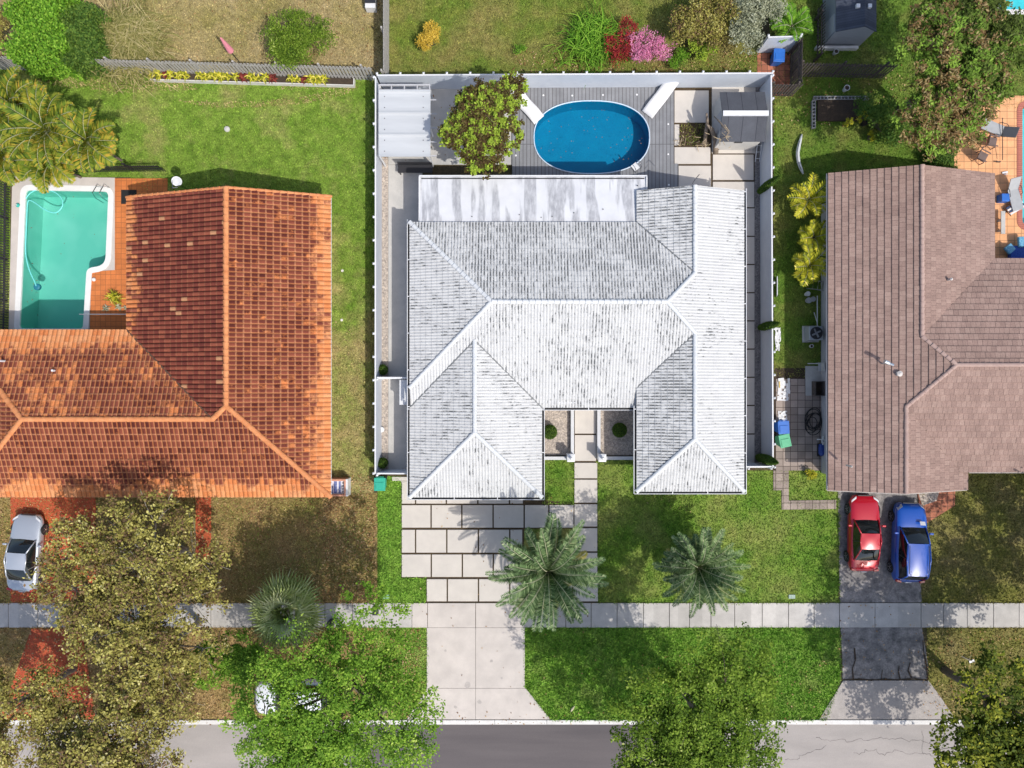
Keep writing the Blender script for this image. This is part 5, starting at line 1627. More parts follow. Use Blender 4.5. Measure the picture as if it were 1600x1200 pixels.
# ---------------------------------------------------------------- cars
def car(label, cat, x, y, rz, L, Wd, H, paint, style='sedan'):
    t = thing('parked_car', label, cat, (x, y, 0), rz)
    h = L / 2; w = Wd / 2
    suv = style == 'suv'
    belt = .98 if suv else .86
    hood = .98 if suv else .80
    # stations: y, half width, shoulder height, centre height
    st = [(-h, .62, .52, .56), (-h + .05, .80, .70, .74), (-h + .22, .92, belt - .10, belt - .02), (-h + .6, .98, belt - .02, belt + .04), (-h + 1.1, 1.0, belt, belt + .03), (-.4, 1.0, belt - .01, belt + .02),
          (.4, 1.0, belt - .03, belt + .02), (h - 1.35, 1.0, hood - .03, hood + .06), (h - .9, .985, hood - .08, hood + .02), (h - .45, .95, hood - .15, hood - .06), (h - .18, .86, hood - .22, hood - .16), (h - .05, .70, .56, .58), (h, .55, .48, .50)]
    mb = MB(); n = 13; vs = []
    for (yy, k, zs, zc) in st:
        ww = w * k
        sec = [(-ww * .86, .22), (-ww * .97, .34), (-ww, .50), (-ww * .985, zs - .10), (-ww * .93, zs - .02), (-ww * .70, zs + (zc - zs) * .7), (0, zc)]
        sec = sec + [(-a, b) for a, b in sec[:-1][::-1]]
        vs += [(a, yy, b) for a, b in sec]
    m = len(st)
    fs = [(i * n + j, i * n + j + 1, (i + 1) * n + j + 1, (i + 1) * n + j) for i in range(m - 1) for j in range(n - 1)]
    fs += [(i * n + n - 1, i * n, (i + 1) * n, (i + 1) * n + n - 1) for i in range(m - 1)]
    fs += [tuple(range(n))[::-1], tuple(range((m - 1) * n, m * n))]
    mb.add(vs, [f[::-1] for f in fs])
    mb.build('body', paint, t, smooth=True, sub=2)
    # greenhouse
    yb, yf = (-h + .28, h - 1.35) if suv else (-h + .72, h - 1.38)          # glass base
    rb_, rf = (-h + .62, h - 2.15) if suv else (-h + 1.45, h - 2.05)        # roof
    wb = w * .86; wr = w * (.70 if suv else .64)
    zb = belt - .03; zt = H - .05
    B = {'rl': (-wb * .9, yb, zb + .03), 'rr': (wb * .9, yb, zb + .03), 'fl': (-wb * .92, yf, hood - .01), 'fr': (wb * .92, yf, hood - .01)}
    T_ = {'rl': (-wr * .93, rb_, zt - .03), 'rr': (wr * .93, rb_, zt - .03), 'fl': (-wr * .97, rf, zt - .02), 'fr': (wr * .97, rf, zt - .02)}
    mb = MB(); e = .0
    mb.patch(T_['rl'], T_['rr'], T_['fr'], T_['fl'], (0, 0, .07), 8, 8)
    mb.build('roof', paint, t, smooth=True)
    g = MB().patch(B['fl'], B['fr'], T_['fr'], T_['fl'], (0, .10, .05), 8, 5); g.build('windshield', glass_dark, t, smooth=True)
    g = MB().patch(B['rr'], B['rl'], T_['rl'], T_['rr'], (0, -.08, .04), 8, 5); g.build('rear_window', glass_dark, t, smooth=True)
    for s in ('l', 'r'):
        sg = -1 if s == 'l' else 1
        # side glass, in two panes divided by the pillar
        ymid = (yf + yb) / 2 - .05
        def pt_(b, tt, q):
            return (b[0] * (1 - q) + tt[0] * q + sg * .01, b[1] * (1 - q) + tt[1] * q, b[2] * (1 - q) + tt[2] * q)
        mb_ = (sg * wb * 1.0, ymid, zb + .02); mt_ = (sg * wr * 1.0, (rf + rb_) / 2, zt)
        g = MB().patch(B['f' + s], mb_, mt_, T_['f' + s], (sg * .05, 0, 0), 6, 4); g.build('side_window', glass_dark, t, smooth=True)
        g = MB().patch(mb_, B['r' + s], T_['r' + s], mt_, (sg * .05, 0, 0), 6, 4); g.build('side_window', glass_dark, t, smooth=True)
        p = MB()
        for (b, tt) in ((B['f' + s], T_['f' + s]), (B['r' + s], T_['r' + s])):
            p.tube([b, tuple((Vector(b) + Vector(tt)) / 2 + Vector((sg * .02, .03 if b[1] > 0 else -.03, .02))), tt], [.045, .038, .04], 6)
        p.tube([tuple(Vector(T_['f' + s]) + Vector((sg * .005, 0, 0))), tuple(Vector(mt_) + Vector((sg * .035, 0, .015))), T_['r' + s]], .035, 6)
        p.build('pillar', paint, t, smooth=True)
        MB().tube([mb_, mt_], .025, 5).build('door_pillar', dark_metal, t)
        m1 = MB(); m1.cbox(sg * (w + .09), yf - .32, hood + .08, .22, .12, .15); m1.build('mirror', paint, t, bevel=.03)
        hl = MB(); hl.patch((sg * w * .55, h - .06, .62), (sg * w * .88, h - .28, .66), (sg * w * .90, h - .42, hood - .12), (sg * w * .58, h - .20, hood - .14), (0, .03, .02), 4, 4)
        hl.build('headlight', mat_lamp, t, smooth=True)
        tl = MB(); tl.cbox(sg * w * .74, -h + .13, belt - .16, .30, .14, .16, sg * .25); tl.build('tail_light', mat_tail, t, bevel=.03)
        for yy in (h - .86, -h + .80):
            wm = MB(); wm.T = Matrix.Translation((sg * (w - .10), yy, .33)) @ Matrix.Rotation(R(90), 4, 'Y')
            wm.lathe(0, 0, [(.22, -.11), (.31, -.11), (.335, -.06), (.335, .06), (.31, .11), (.22, .11)], 24)
            wo = wm.build('wheel', rubber, t)
            rm = MB(); rm.T = wm.T; rm.lathe(0, 0, [(.21, -.1), (.225, .115), (.19, .10 if sg > 0 else .12), (.05, .09), (.03, .12)] if sg > 0 else [(.03, -.12), (.05, -.09), (.19, -.10), (.225, -.115), (.21, .1)], 24)
            for k in range(5):
                a = k * 2 * math.pi / 5; rm.cbox(.11 * math.cos(a), .11 * math.sin(a), sg * .108, .19, .035, .02, a)
            rm.build('rim', rim_metal, wo)
    MB().box(-w * .8, yb + .05, .5, w * .8, yf - .1, belt - .06).build('interior', dark_metal, t)
    gr = MB().cbox(0, h - .02, .56, w * .9, .05, .14); gr.build('grille', dark_metal, t, bevel=.01)
    gr = MB().cbox(0, -h + .0, .60, .36, .04, .14); gr.build('number_plate', white_plastic, t)
    if suv:
        for sg in (-1, 1):
            rr = MB(); rr.tube([(sg * wr * .86, rb_ + .15, zt + .06), (sg * wr * .88, (rb_ + rf) / 2, zt + .09), (sg * wr * .86, rf - .1, zt + .05)], .018, 5)
            rr.build('roof_rail', dark_metal, t)
    return t


def paint(name, c, metal=.1, rough=.28):
    m, nt, b = nmat(name)
    b.inputs['Base Color'].default_value = c4(c); b.inputs['Metallic'].default_value = metal
    b.inputs['Roughness'].default_value = rough; b.inputs['Coat Weight'].default_value = 1.0; b.inputs['Coat Roughness'].default_value = .04
    return m


mat_lamp = mat('lamp_glass', (.75, .77, .8), rough=.08, coat=1)
mat_tail = mat('tail_lamp', (.45, .01, .01), rough=.15, coat=1)
car('glossy red sedan on the asphalt driveway', 'car', 20.32, -8.62, R(-1), 4.4, 1.76, 1.42, paint('paint_red', (.48, .004, .02)), 'sedan')
car('deep blue sport utility car on the asphalt driveway', 'car', 22.9, -9.15, R(-1.5), 4.6, 1.82, 1.66, paint('paint_blue', (.003, .075, .42), 0), 'suv')
car('silver sedan on the red painted driveway at the left edge', 'car', -28.1, -9.75, R(-4), 4.45, 1.80, 1.42, paint('paint_silver', (.50, .54, .60), .4, .3), 'sedan')
car('white car half hidden beneath the bright green tree by the road', 'car', -12.5, -18.05, R(91), 4.75, 1.90, 1.65, paint('paint_white', (.82, .85, .90), 0, .3), 'suv')
# paper on the blue car's dashboard
tag(MB().cbox(23.35, -7.93, 1.20, .30, .22, .01, R(-5), R(-28)).build('parking_paper', white_plastic), 'white paper sheet behind the windscreen of the blue car', 'paper')

# ---------------------------------------------------------------- white house back yard
# pergola
px0, px1, py0, py1, pz = -7.44, -4.56, 12.65, 16.30, 2.0
t = thing('pergola', 'white panel roofed pergola in the back left corner of the white house yard', 'pergola', ((px0 + px1) / 2, (py0 + py1) / 2, 0))
first = None
for x in (px0 + .06, px1 - .06):
    for y in (py0 + .08, (py0 + py1) / 2, 16.6):
        MB().box(x - .04, y - .04, .05, x + .04, y + .04, pz - .1).build('post', white_trim, t, True)
mb = MB()
for (a, b, c, d) in ((px0, py0 + .02, px0 + .07, 16.7), (px1 - .07, py0 + .02, px1, 16.7), (px0 + .07, 16.62, px1 - .07, 16.7), (px0 + .07, 16.36, px1 - .07, 16.42)):
    mb.box(a, b, pz - .12, c, d, pz - .01)
for k in range(1, 4): mb.box(px0 + (px1 - px0) * k / 4 - .03, py1 - .1, pz - .1, px0 + (px1 - px0) * k / 4 + .03, 16.62, pz - .03)
for k in range(5):
    y = py0 + .05 + k * .78; mb.box(px1, y, pz - .12, px1 + .35, y + .06, pz - .06)
mb.build('beam', wall_grey, t, True)
panel_m = mat('panel_white', (.56, .58, .60), (.48, .50, .52), .9, .4, stretch=(.3, 2, 1))
yy = py0
for k in range(3):
    y2 = py0 + (py1 - py0) * (k + 1) / 3
    mb = MB()
    n = 8
    vs = []; 
    for j in range(n + 1):
        q = j / n; z = pz + .05 * (4 * (q - .5) ** 2) ** 2
        for xx in (px0 + .02, px1 + .02): vs.append((xx, yy + (y2 - yy) * q, z))
    mb.add(vs, [(2 * j, 2 * j + 1, 2 * j + 3, 2 * j + 2) for j in range(n)])
    mb.box(px0 + .02, yy + .01, pz - .05, px1 + .02, y2 - .01, pz - .012)
    mb.box(px0 + .02, y2 - .04, pz, px1 + .02, y2 + .04, pz + .075)
    for (a, b) in ((.35, .3), (.35, y2 - yy - .3), (2.5, .3), (2.5, y2 - yy - .3)):
        mb.mi = 1; mb.lathe(px0 + a, yy + b, [(.025, pz), (.025, pz + .03)], 6); mb.mi = 0
    mb.build('roof_panel', [panel_m, dark_metal], t, True)
    yy = y2
t = thing('bench', 'dark bench under the front edge of the white pergola', 'bench', (-5.6, 12.45, .05))
MB().box(-1.0, -.22, .40, 1.0, .22, .46).build('seat', dark_metal, t)
for a in (-.9, .9):
    for b in (-.18, .18): MB().box(a - .03, b - .03, 0, a + .03, b + .03, .4).build('leg', dark_metal, t)
MB().box(-1.0, .24, .46, 1.0, .28, .85).build('backrest', dark_metal, t)
# small shed
sx0, sx1, sy0, sy1 = 11.68, 14.1, 13.62, 16.3
t = thing('garden_shed', 'small pale shed with dark grey roof and white ridge in the back right corner', 'shed', ((sx0 + sx1) / 2, (sy0 + sy1) / 2, 0))
mb = MB(); ym = (sy0 + sy1) / 2
mb.box(sx0 + .06, sy0 + .06, .05, sx1 - .06, sy1 - .06, 1.76)
mb.add([(sx0 + .06, sy0 + .06, 1.76), (sx0 + .06, sy1 - .06, 1.76), (sx0 + .06, ym, 2.22), (sx1 - .06, sy0 + .06, 1.76), (sx1 - .06, sy1 - .06, 1.76), (sx1 - .06, ym, 2.22)], [(0, 2, 1), (3, 4, 5), (0, 3, 5, 2), (1, 2, 5, 4)])
mb.build('wall', mat('shed_wall', (.62, .60, .56), (.52, .51, .49), 2, .7), t, True)
shed_roof = slabmat('shed_roof', (.085, .09, .105), (.8, 9), (.04, .04, .05), .03, .95, .15, spec=.1)
mb = MB()
for (ya, yb2) in ((sy0 - .05, ym), (sy1 + .05, ym)):
    mb.add([(sx0 - .05, ya, 1.78), (sx1 + .05, ya, 1.78), (sx1 + .05, yb2, 2.28), (sx0 - .05, yb2, 2.28), (sx0 - .05, ya, 1.74), (sx1 + .05, ya, 1.74), (sx1 + .05, yb2, 2.24), (sx0 - .05, yb2, 2.24)], [(0, 1, 2, 3), (7, 6, 5, 4), (0, 4, 5, 1), (1, 5, 6, 2), (3, 7, 4, 0)])
mb.build('roof', shed_roof, t, True)
MB().box(sx0 - .02, ym - .14, 2.2, sx1 + .08, ym + .14, 2.31).build('ridge_board', white_trim, t, True)
MB().box(sx0 + .9, sy0 + .03, 1.3, sx0 + 1.35, sy0 + .055, 1.45).build('vent', dark_metal, t, True)
MB().box(sx0 + .03, sy0 + .7, .1, sx0 + .055, sy0 + 1.7, 1.7).build('door', wall_grey, t, True)
# dead tree trunk sculpture
t = thing('driftwood', 'bare weathered driftwood branches leaning beside the small shed', 'driftwood', (11.15, 14.0, 0))
drift = mat('driftwood_wood', (.30, .24, .18), (.18, .14, .11), 7, .9, bump=.5)
MB().tube([W(1101, 226, .1), W(1103, 206, .7), W(1105, 190, 1.2), W(1104, 177, 1.5)], [.13, .11, .09, .06], 8).build('branch', drift, t, True, smooth=True)
MB().tube([W(1118, 238, .05), W(1119, 222, .6), W(1112, 202, 1.2), W(1105, 195, 1.6)], [.17, .15, .12, .05], 8).build('branch', drift, t, True, smooth=True)
MB().tube([W(1116, 182, 1.9), W(1124, 190, 2.3), W(1133, 201, 2.5), W(1139, 208, 2.6), W(1133, 214, 2.4), W(1126, 218, 2.2)], [.03, .05, .05, .04, .03, .015], 6).build('branch', drift, t, True, smooth=True)
MB().tube([W(1122, 232, .1), W(1126, 224, .8), W(1128, 216, 1.5)], [.11, .09, .06], 7).build('branch', drift, t, True, smooth=True)
mb = MB()
g_ = np.random.default_rng(3)
for i in range(46):
    cx_, cy_ = (W(1128, 214, 2.2) if i % 3 == 0 else (W(1100, 224, .5) if i % 3 == 1 else W(1068, 221, .3)))[:2]; cz = (2.2, .5, .3)[i % 3]
    p = np.array([cx_, cy_, cz]) + g_.normal(size=3) * .22; d_ = g_.normal(size=3) * .12
    mb.tube([tuple(p), tuple(p + d_), tuple(p + d_ * 1.6 + [0, 0, .05])], [.015, .02, .008], 4)
mb.build('twigs', mat('twig_pale', (.55, .45, .30), (.35, .26, .15), 8, .9), t, True)
t = thing('folding_ladder', 'pale ladder lying along the right fence beside the small shed', 'ladder', (14.28, 14.2, 0), R(3))
mb = MB()
for a in (-.13, .13): mb.tube([(a, -1.2, .1), (a * .9, 1.0, 1.3)], .025, 5)
mb.build('side_rail', white_trim, t)
for k in range(7): MB().tube([(-.13, -1.2 + 2.2 * (k + .5) / 7, .1 + 1.2 * (k + .5) / 7), (.13, -1.2 + 2.2 * (k + .5) / 7, .1 + 1.2 * (k + .5) / 7)], .018, 5).build('rung', white_trim, t)
tag(MB().lathe(0, 0, [(.16, 0), (.18, .5), (.17, .52), (.05, .55)], 16).build('rain_bucket', mat('bucket_blue', (.02, .04, .10), rough=.4)), 'dark blue bucket with white lid between the driftwood and the shed', 'bucket').location = (X(1118), Y(193), .06)


def lounger(label, u, v, rz, L=2.0, w_=.62, m_=None):
    x, y, _ = W(u, v, .4)
    t = thing('sun_lounger', label, 'sun lounger', (x, y, .14), rz, group='white loungers on the deck'); t.scale = (1.22, 1.15, 1.1)
    prof = [(-1.0, .10), (-.8, .17), (-.5, .24), (-.2, .20), (.1, .16), (.35, .24), (.6, .42), (.8, .55), (.95, .60), (1.03, .56)]
    mb = MB(); vs = []
    # smooth the profile
    for (yy, zz) in prof:
        wv = w_ / 2 * (1 - .0 * abs(yy)); vs += [(-wv, yy, zz), (-wv * .6, yy, zz + .015), (0, yy, zz + .02), (wv * .6, yy, zz + .015), (wv, yy, zz)]
    n = len(prof); vs += [(a, b, c - .05) for a, b, c in vs]
    fs = []
    o_ = 5 * n
    for i in range(n - 1):
        for j in range(4):
            a = i * 5 + j; fs += [(a, a + 1, a + 6, a + 5), (o_ + a, o_ + a + 5, o_ + a + 6, o_ + a + 1)]
        fs += [(i * 5, i * 5 + 5, o_ + i * 5 + 5, o_ + i * 5), (i * 5 + 4, o_ + i * 5 + 4, o_ + i * 5 + 9, i * 5 + 9)]
    fs += [(j, o_ + j, o_ + j + 1, j + 1) for j in range(4)] + [(5 * (n - 1) + j, 5 * (n - 1) + j + 1, o_ + 5 * (n - 1) + j + 1, o_ + 5 * (n - 1) + j) for j in range(4)]
    mb.add(vs, fs)
    mb.build('seat_shell', white_plastic, t, smooth=True)
    MB().box(-w_ * .4, -.75, 0, -w_ * .3, -.6, .17).box(w_ * .3, -.75, 0, w_ * .4, -.6, .17).build('front_support', white_plastic, t)
    MB().box(-w_ * .4, .45, 0, w_ * .4, .55, .28).build('back_support', white_plastic, t)
    return t


lounger('white moulded sun lounger at the upper right corner of the oval pool', 1031, 153, R(-38))
lounger('white moulded sun lounger partly under the lime tufted tree', 822, 163, R(42))

# entry court: low walls, pillars with ball lamps
for i, (u0, u1, lab) in enumerate(((891, 896, 'low white wall on the left side of the entry path'), (932, 937, 'low white wall on the right side of the entry path'))):
    tag(MB().prism(rect(u0, 637, u1, 712), 0, .42).build('low_wall', wall_white, bevel=.01), lab, 'low wall')
for (u0, u1, lab) in ((846, 887, 'low white front wall of the left gravel court'), (946, 997, 'low white front wall of the right gravel court')):
    tag(MB().prism(rect(u0, 712.5, u1, 717.5), 0, .36).build('low_wall', wall_white, bevel=.01), lab, 'low wall')
for (u, lab) in ((892, 'white square pillar with ball lamp left of the entry path'), (941, 'white square pillar with ball lamp right of the entry path')):
    x, y, _ = W(u, 715.5, 1.1)
    t = thing('entry_pillar', lab, 'pillar', (x, y, 0), group='entry pillars')
    MB().box(-.19, -.19, 0, .19, .19, 1.1).build('column', wall_white, t, bevel=.01)
    mb = MB(); mb.add([(-.22, -.22, 1.1), (.22, -.22, 1.1), (.22, .22, 1.1), (-.22, .22, 1.1), (-.22, -.22, 1.16), (.22, -.22, 1.16), (.22, .22, 1.16), (-.22, .22, 1.16), (0, 0, 1.22)], [(3, 2, 1, 0), (0, 1, 5, 4), (1, 2, 6, 5), (2, 3, 7, 6), (3, 0, 4, 7), (4, 5, 8), (5, 6, 8), (6, 7, 8), (7, 4, 8)])
    mb.build('cap', white_trim, t)
    MB().lathe(0, 0, [(.03, 1.2), (.03, 1.3), (.07, 1.33), (.09, 1.40), (.07, 1.47), (.02, 1.5)], 14).build('ball_lamp', white_plastic, t, smooth=True)

# left side yard: white cabinet, ring stone, wheelie bin
t = thing('white_cabinet', 'white flat topped cabinet against the left wall of the white house', 'cabinet', (X(634, 1.6), Y(613, 1.6), .05))
MB().box(-.32, -.66, 0, .3, .66, 1.5).build('cabinet_body', wall_white, t, bevel=.01)
MB().box(-.36, -.7, 1.5, .32, .7, 1.54).build('cabinet_top', white_trim, t, bevel=.01)
MB().box(-.345, -.02, .1, -.321, .02, 1.45).build('door_gap', dark_metal, t)
t = thing('ring_planter', 'small white ring shaped planter on the pebble bed', 'planter', (X(597), Y(671), .04))
MB().lathe(0, 0, [(.10, .0), (.16, .02), (.17, .16), (.13, .18), (.10, .16)], 20).build('bowl', white_plastic, t, smooth=True)
MB().lathe(0, 0, [(.09, .1), (.02, .12)], 12).build('bowl_soil', soil, t)
for (u, v) in ((594, 625), (604, 651), (606, 650)):
    pass


def wheelie(name, label, u, v, rz, colr, lid, h=1.0, w_=.58, d=.68, z0=0.0):
    x, y, _ = W(u, v, h)
    t = thing(name, label, 'wheeled bin', (x, y, z0), rz)
    mb = MB()
    a, b = w_ / 2, d / 2
    mb.add([(-a * .8, -b * .75, .05), (a * .8, -b * .75, .05), (a * .8, b * .75, .05), (-a * .8, b * .75, .05), (-a, -b, h - .08), (a, -b, h - .08), (a, b, h - .08), (-a, b, h - .08)],
           [(3, 2, 1, 0), (4, 5, 6, 7), (0, 1, 5, 4), (1, 2, 6, 5), (2, 3, 7, 6), (3, 0, 4, 7)])
    mb.build('bin_body', colr, t, bevel=.03)
    l = MB().box(-a - .03, -b - .03, h - .08, a + .03, b + .03, h - .02); l.box(-a + .05, -b + .05, h - .02, a - .05, b - .22, h + .012)
    l.build('lid', lid, t, bevel=.015)
    MB().tube([(-a * .8, b + .07, h - .1), (a * .8, b + .07, h - .1)], .025, 6).build('handle', colr, t)
    for s in (-1, 1):
        wm = MB(); wm.T = Matrix.Translation((s * a * .8, b * .85, .12)) @ Matrix.Rotation(R(90), 4, 'Y'); wm.lathe(0, 0, [(.12, -.03), (.12, .03)], 14); wm.build('wheel', rubber, t)
    return t


teal_p = mat('plastic_teal', (.03, .42, .29), (.025, .36, .25), 3, .45)
green_p = mat('plastic_green', (.10, .45, .24), (.08, .38, .2), 3, .5)
blue_p = mat('plastic_blue', (.02, .15, .55), (.02, .12, .45), 3, .45)
wheelie('wheelie_bin', 'teal green wheelie bin on the grass by the left gate wall', 593, 757, 0, teal_p, teal_p)
wheelie('wheelie_bin', 'light green bin beside the right white fence on old pavers', 1227, 689, R(12), green_p, green_p)
wheelie('wheelie_bin', 'bright blue bin just above the light green one', 1225, 668, R(3), blue_p, blue_p)
wheelie('wheelie_bin', 'bright blue bin on the red pavers in the top yard', 1218, 86, R(-3), blue_p, blue_p, h=.9)

# low salmon wall box with printed panel beside the terracotta house
t = thing('stucco_enclosure', 'low salmon stucco enclosure with blue and white panel at the orange roof corner', 'enclosure', (X(528, .8), Y(762, .8), 0))
salmon = mat('salmon_stucco', (.62, .30, .20), (.55, .26, .17), 3, .85)
mb = MB()
for (a, b, c, d) in ((-.55, -.50, .45, -.40), (-.55, .38, .45, .48), (.36, -.40, .45, .38), (-.55, -.40, -.46, .38)): mb.box(a, b, 0, c, d, .8)
mb.build('enclosure_wall', salmon, t)
MB().box(.452, -.50, .0, .56, .48, .8).build('side_wall', white_trim, t)
MB().box(-.455, -.395, .5, .355, .375, .55).build('panel', mat('panel_pale', (.75, .77, .85), rough=.6), t)
mb = MB()
for (a, b, c, d) in ((-.44, -.36, -.34, .05), (-.30, -.36, -.12, .33), (-.02, -.36, .10, .33)): mb.box(a, b, .551, c, d, .556)
mb.build('panel_stripe', mat('panel_blue', (.03, .07, .30), (.25, .3, .5), 12, .6), t)
mb = MB()
for k in range(4): mb.box(.16, -.30 + k * .17, .551, .27, -.25 + k * .17, .556)
mb.build('panel_mark', dark_metal, t)

# satellite dish
t = thing('satellite_dish', 'grey satellite dish above the back edge of the orange roof', 'satellite dish', (X(281, 2.2), Y(288, 2.2), 0))
MB().tube([(0, 0, 0), (0, 0, 2.3)], .03, 6).build('mast', chrome, t)
mb = MB(); mb.T = Matrix.Translation((-.05, .1, 2.45)) @ Matrix.Scale(.75, 4) @ Matrix.Rotation(R(25), 4, 'Y') @ Matrix.Rotation(R(28), 4, 'X')
mb.lathe(0, 0, [(.02, -.10), (.16, -.08), (.28, -.03), (.36, .04), (.35, .05), (.26, -.01), (.02, -.07)], 24)
mb.build('dish', mat('dish_grey', (.62, .65, .68), rough=.4), t, smooth=True)
MB().tube([(-.02, -.2, 2.3), (-.15, -.35, 2.7), (-.1, -.05, 2.85)], .018, 5).build('feed_arm', chrome, t)

# pink beach umbrella, closed, leaning in the tan yard
x, y, _ = W(375, 98, 0)
t = thing('closed_umbrella', 'closed pink parasol on a thin dark pole in the tan yard', 'parasol', (x, y, 0))
MB().tube([(0, 0, 0), (.04, -.02, 1.5), (.1, .02, 2.9)], .022, 6).build('pole', dark_metal, t)
mb = MB(); mb.T = Matrix.Translation((.05, -.01, 1.45)) @ Matrix.Rotation(R(2), 4, 'Y')
mb.lathe(0, 0, [(.17, 0), (.19, .05), (.15, .5), (.10, 1.0), (.05, 1.4), (.01, 1.5)], 12)
mb.build('canopy', mat('canvas_pink', (.80, .30, .36), (.72, .24, .3), 6, .8), t)
tag(MB().lathe(0, 0, [(.17, 0), (.17, .05), (.14, .10), (.05, .13)], 20).build('lawn_cap', mat('cap_grey', (.55, .55, .5), rough=.6)), 'round grey cap sticking out of the green lawn', 'cap').location = (*W(354, 201, .1)[:2], 0)
for i, (u, v) in enumerate(((535, 423), (534, 500))):
    tag(MB().lathe(0, 0, [(.08, 0), (.08, .03), (.06, .05)], 14).build('drain_cap', kerb_white), ('small white round cap on the grass strip, upper one', 'small white round cap on the grass strip, lower one')[i], 'cap').location = W(u, v, 0)
t = thing('white_chest', 'white chest with a black lid beside the wooden fence at the top edge', 'chest', (X(578, .6), Y(3, .6), 0))
MB().box(-.3, -.3, 0, .3, .5, .55).build('chest_body', white_plastic, t, bevel=.02)
MB().box(-.31, -.05, .55, .31, .52, .6).build('lid', dark_metal, t, bevel=.01)
# utility covers and small markers
tag(MB().prism(rect(582, 950, 592, 961), .058, .066).build('utility_cover', dark_metal), 'small black square cover in the sidewalk', 'cover')
tag(MB().prism(rect(597, 929, 608, 935), 0, .05).build('meter_cover', mat('meter_green', (.25, .45, .33), rough=.7)), 'pale green meter cover in the narrow green lawn', 'cover')
tag(MB().prism(rect(1232, 929, 1242, 935), 0, .05).build('meter_cover', mat('meter_grey', (.35, .45, .38), rough=.7)), 'pale grey green meter cover near the middle lawn edge', 'cover')
tag(MB().tube([W(898, 1103, .06), W(894, 1108, .10), W(892, 1112, .06)], [.02, .08, .02], 6).build('dry_frond', mat('dry_leaf', (.62, .55, .38), rough=.8)), 'single dry curled palm sheath on the verge grass', 'dry leaf')
tag(MB().prism(PX([(516, 966), (524, 966), (523, 977), (517, 977)]), 0, .9).build('utility_post', dark_metal, bevel=.02), 'dark stub post where sidewalk meets the green tree', 'post')
# white bench/step at the terrace and mat
tag(MB().prism(rect(190, 297, 214, 319), .041, .055).build('door_mat', rubber), 'dark mat on the terracotta terrace beside the green pool', 'mat')
tag(MB().tube([W(124, 491, .5), W(204, 491, .5)], .025, 6).build('white_pole', white_plastic), 'thin white pole lying across the terrace end of the green pool', 'pole')
t = thing('pool_net', 'pool ladder rails at the upper right corner of the green pool', 'ladder', W(163, 306, 0))
for dx in (-.2, .2): MB().tube([(dx + .15, .45, .05), (dx + .1, .4, .6), (dx - .1, 0, .65), (dx - .18, -.2, .2), (dx - .2, -.25, -.6)], .022, 6).build('rail', chrome, t)
t = thing('floating_dispenser', 'small turquoise float sitting on the white pool edge', 'pool float', W(28.5, 321, .1))
MB().lathe(0, 0, [(.08, 0), (.12, .04), (.1, .09), (.03, .12)], 12).build('float_body', mat('float_teal', (.03, .45, .38), rough=.5), t)
MB().lathe(0, 0, [(.03, .12), (.03, .17)], 8).build('float_cap', white_plastic, t)
tag(MB().lathe(0, 0, [(.1, 0), (.11, .08), (.06, .14)], 12).build('garden_ball', white_plastic), 'small white ball on the terrace at the pool corner', 'ball').location = W(147.5, 437, .05)

# ---------------------------------------------------------------- right side: strip between the white fence and the brown house
struct('old_paving', MB().prism(PX([(1212, 592), (1258, 592), (1258, 594), (1290, 594), (1290, 735), (1212, 735)]), 0, .04), paver_old)
struct('stepping_path', MB().prism(PX([(1208, 735), (1232, 735), (1232, 782), (1306, 781), (1306, 795), (1221, 796), (1221, 766), (1208, 766)]), 0, .045), paver_old)
struct('house_apron', MB().prism(rect(1258, 572, 1290, 618), 0, .055), concrete)
t = thing('air_conditioner', 'grey air conditioning unit with round fan beside the brown house', 'air conditioner', (X(1266), Y(522), 0), R(1))
MB().box(-.40, -.40, .05, .40, .40, .80).build('case', mat('ac_grey', (.38, .40, .42), (.30, .32, .34), 20, .5), t, bevel=.03)
MB().box(-.48, -.48, 0, .48, .48, .05).build('pad', concrete, t)
MB().lathe(0, 0, [(.36, .80), (.36, .83), (.31, .83), (.30, .805), (.02, .803)], 28).build('fan_well', dark_metal, t)
mb = MB()
for k in range(4):
    a = k * math.pi / 2 + .4; mb.cbox(.14 * math.cos(a), .14 * math.sin(a), .81, .26, .12, .012, a, .3)
mb.lathe(0, 0, [(.06, .80), (.05, .84)], 10); mb.build('fan_blades', mat('blade_grey', (.35, .36, .38), rough=.5), t)
mb = MB()
for k in range(1, 6): 
    r_ = .06 * k; mb.tube([(r_ * math.cos(q * math.pi / 8), r_ * math.sin(q * math.pi / 8), .85) for q in range(17)], .004, 4, False)
mb.build('fan_guard', dark_metal, t)
t = thing('aluminium_ladder', 'aluminium step ladder lying near the yellow palm shrubs', 'ladder', (X(1272), Y(447), .1), R(-8))
mb = MB()
for b in (-.25, .25): mb.tube([(-.6, b, .25), (.75, b, .3)], .03, 5)
mb.build('side_rail', chrome, t)
for k in range(5): MB().tube([(-.5 + .28 * k, -.25, .26), (-.5 + .28 * k, .25, .26)], .02, 5).build('rung', chrome, t)
pot_m = mat('pot_grey', (.5, .5, .5), (.4, .4, .4), 5, .5)


def pot(label, u, v, r, h, m_, inner=soil, name='plant_pot', cat='pot'):
    t = thing(name, label, cat, W(u, v, 0))
    MB().lathe(0, 0, [(r * .7, 0), (r, h), (r, h + .02), (r * .82, h + .02), (r * .8, h - .03)], 18).build('pot_body', m_, t, smooth=False)
    MB().lathe(0, 0, [(r * .79, h - .02), (r * .2, h - .01)], 14).build('pot_fill', inner, t)


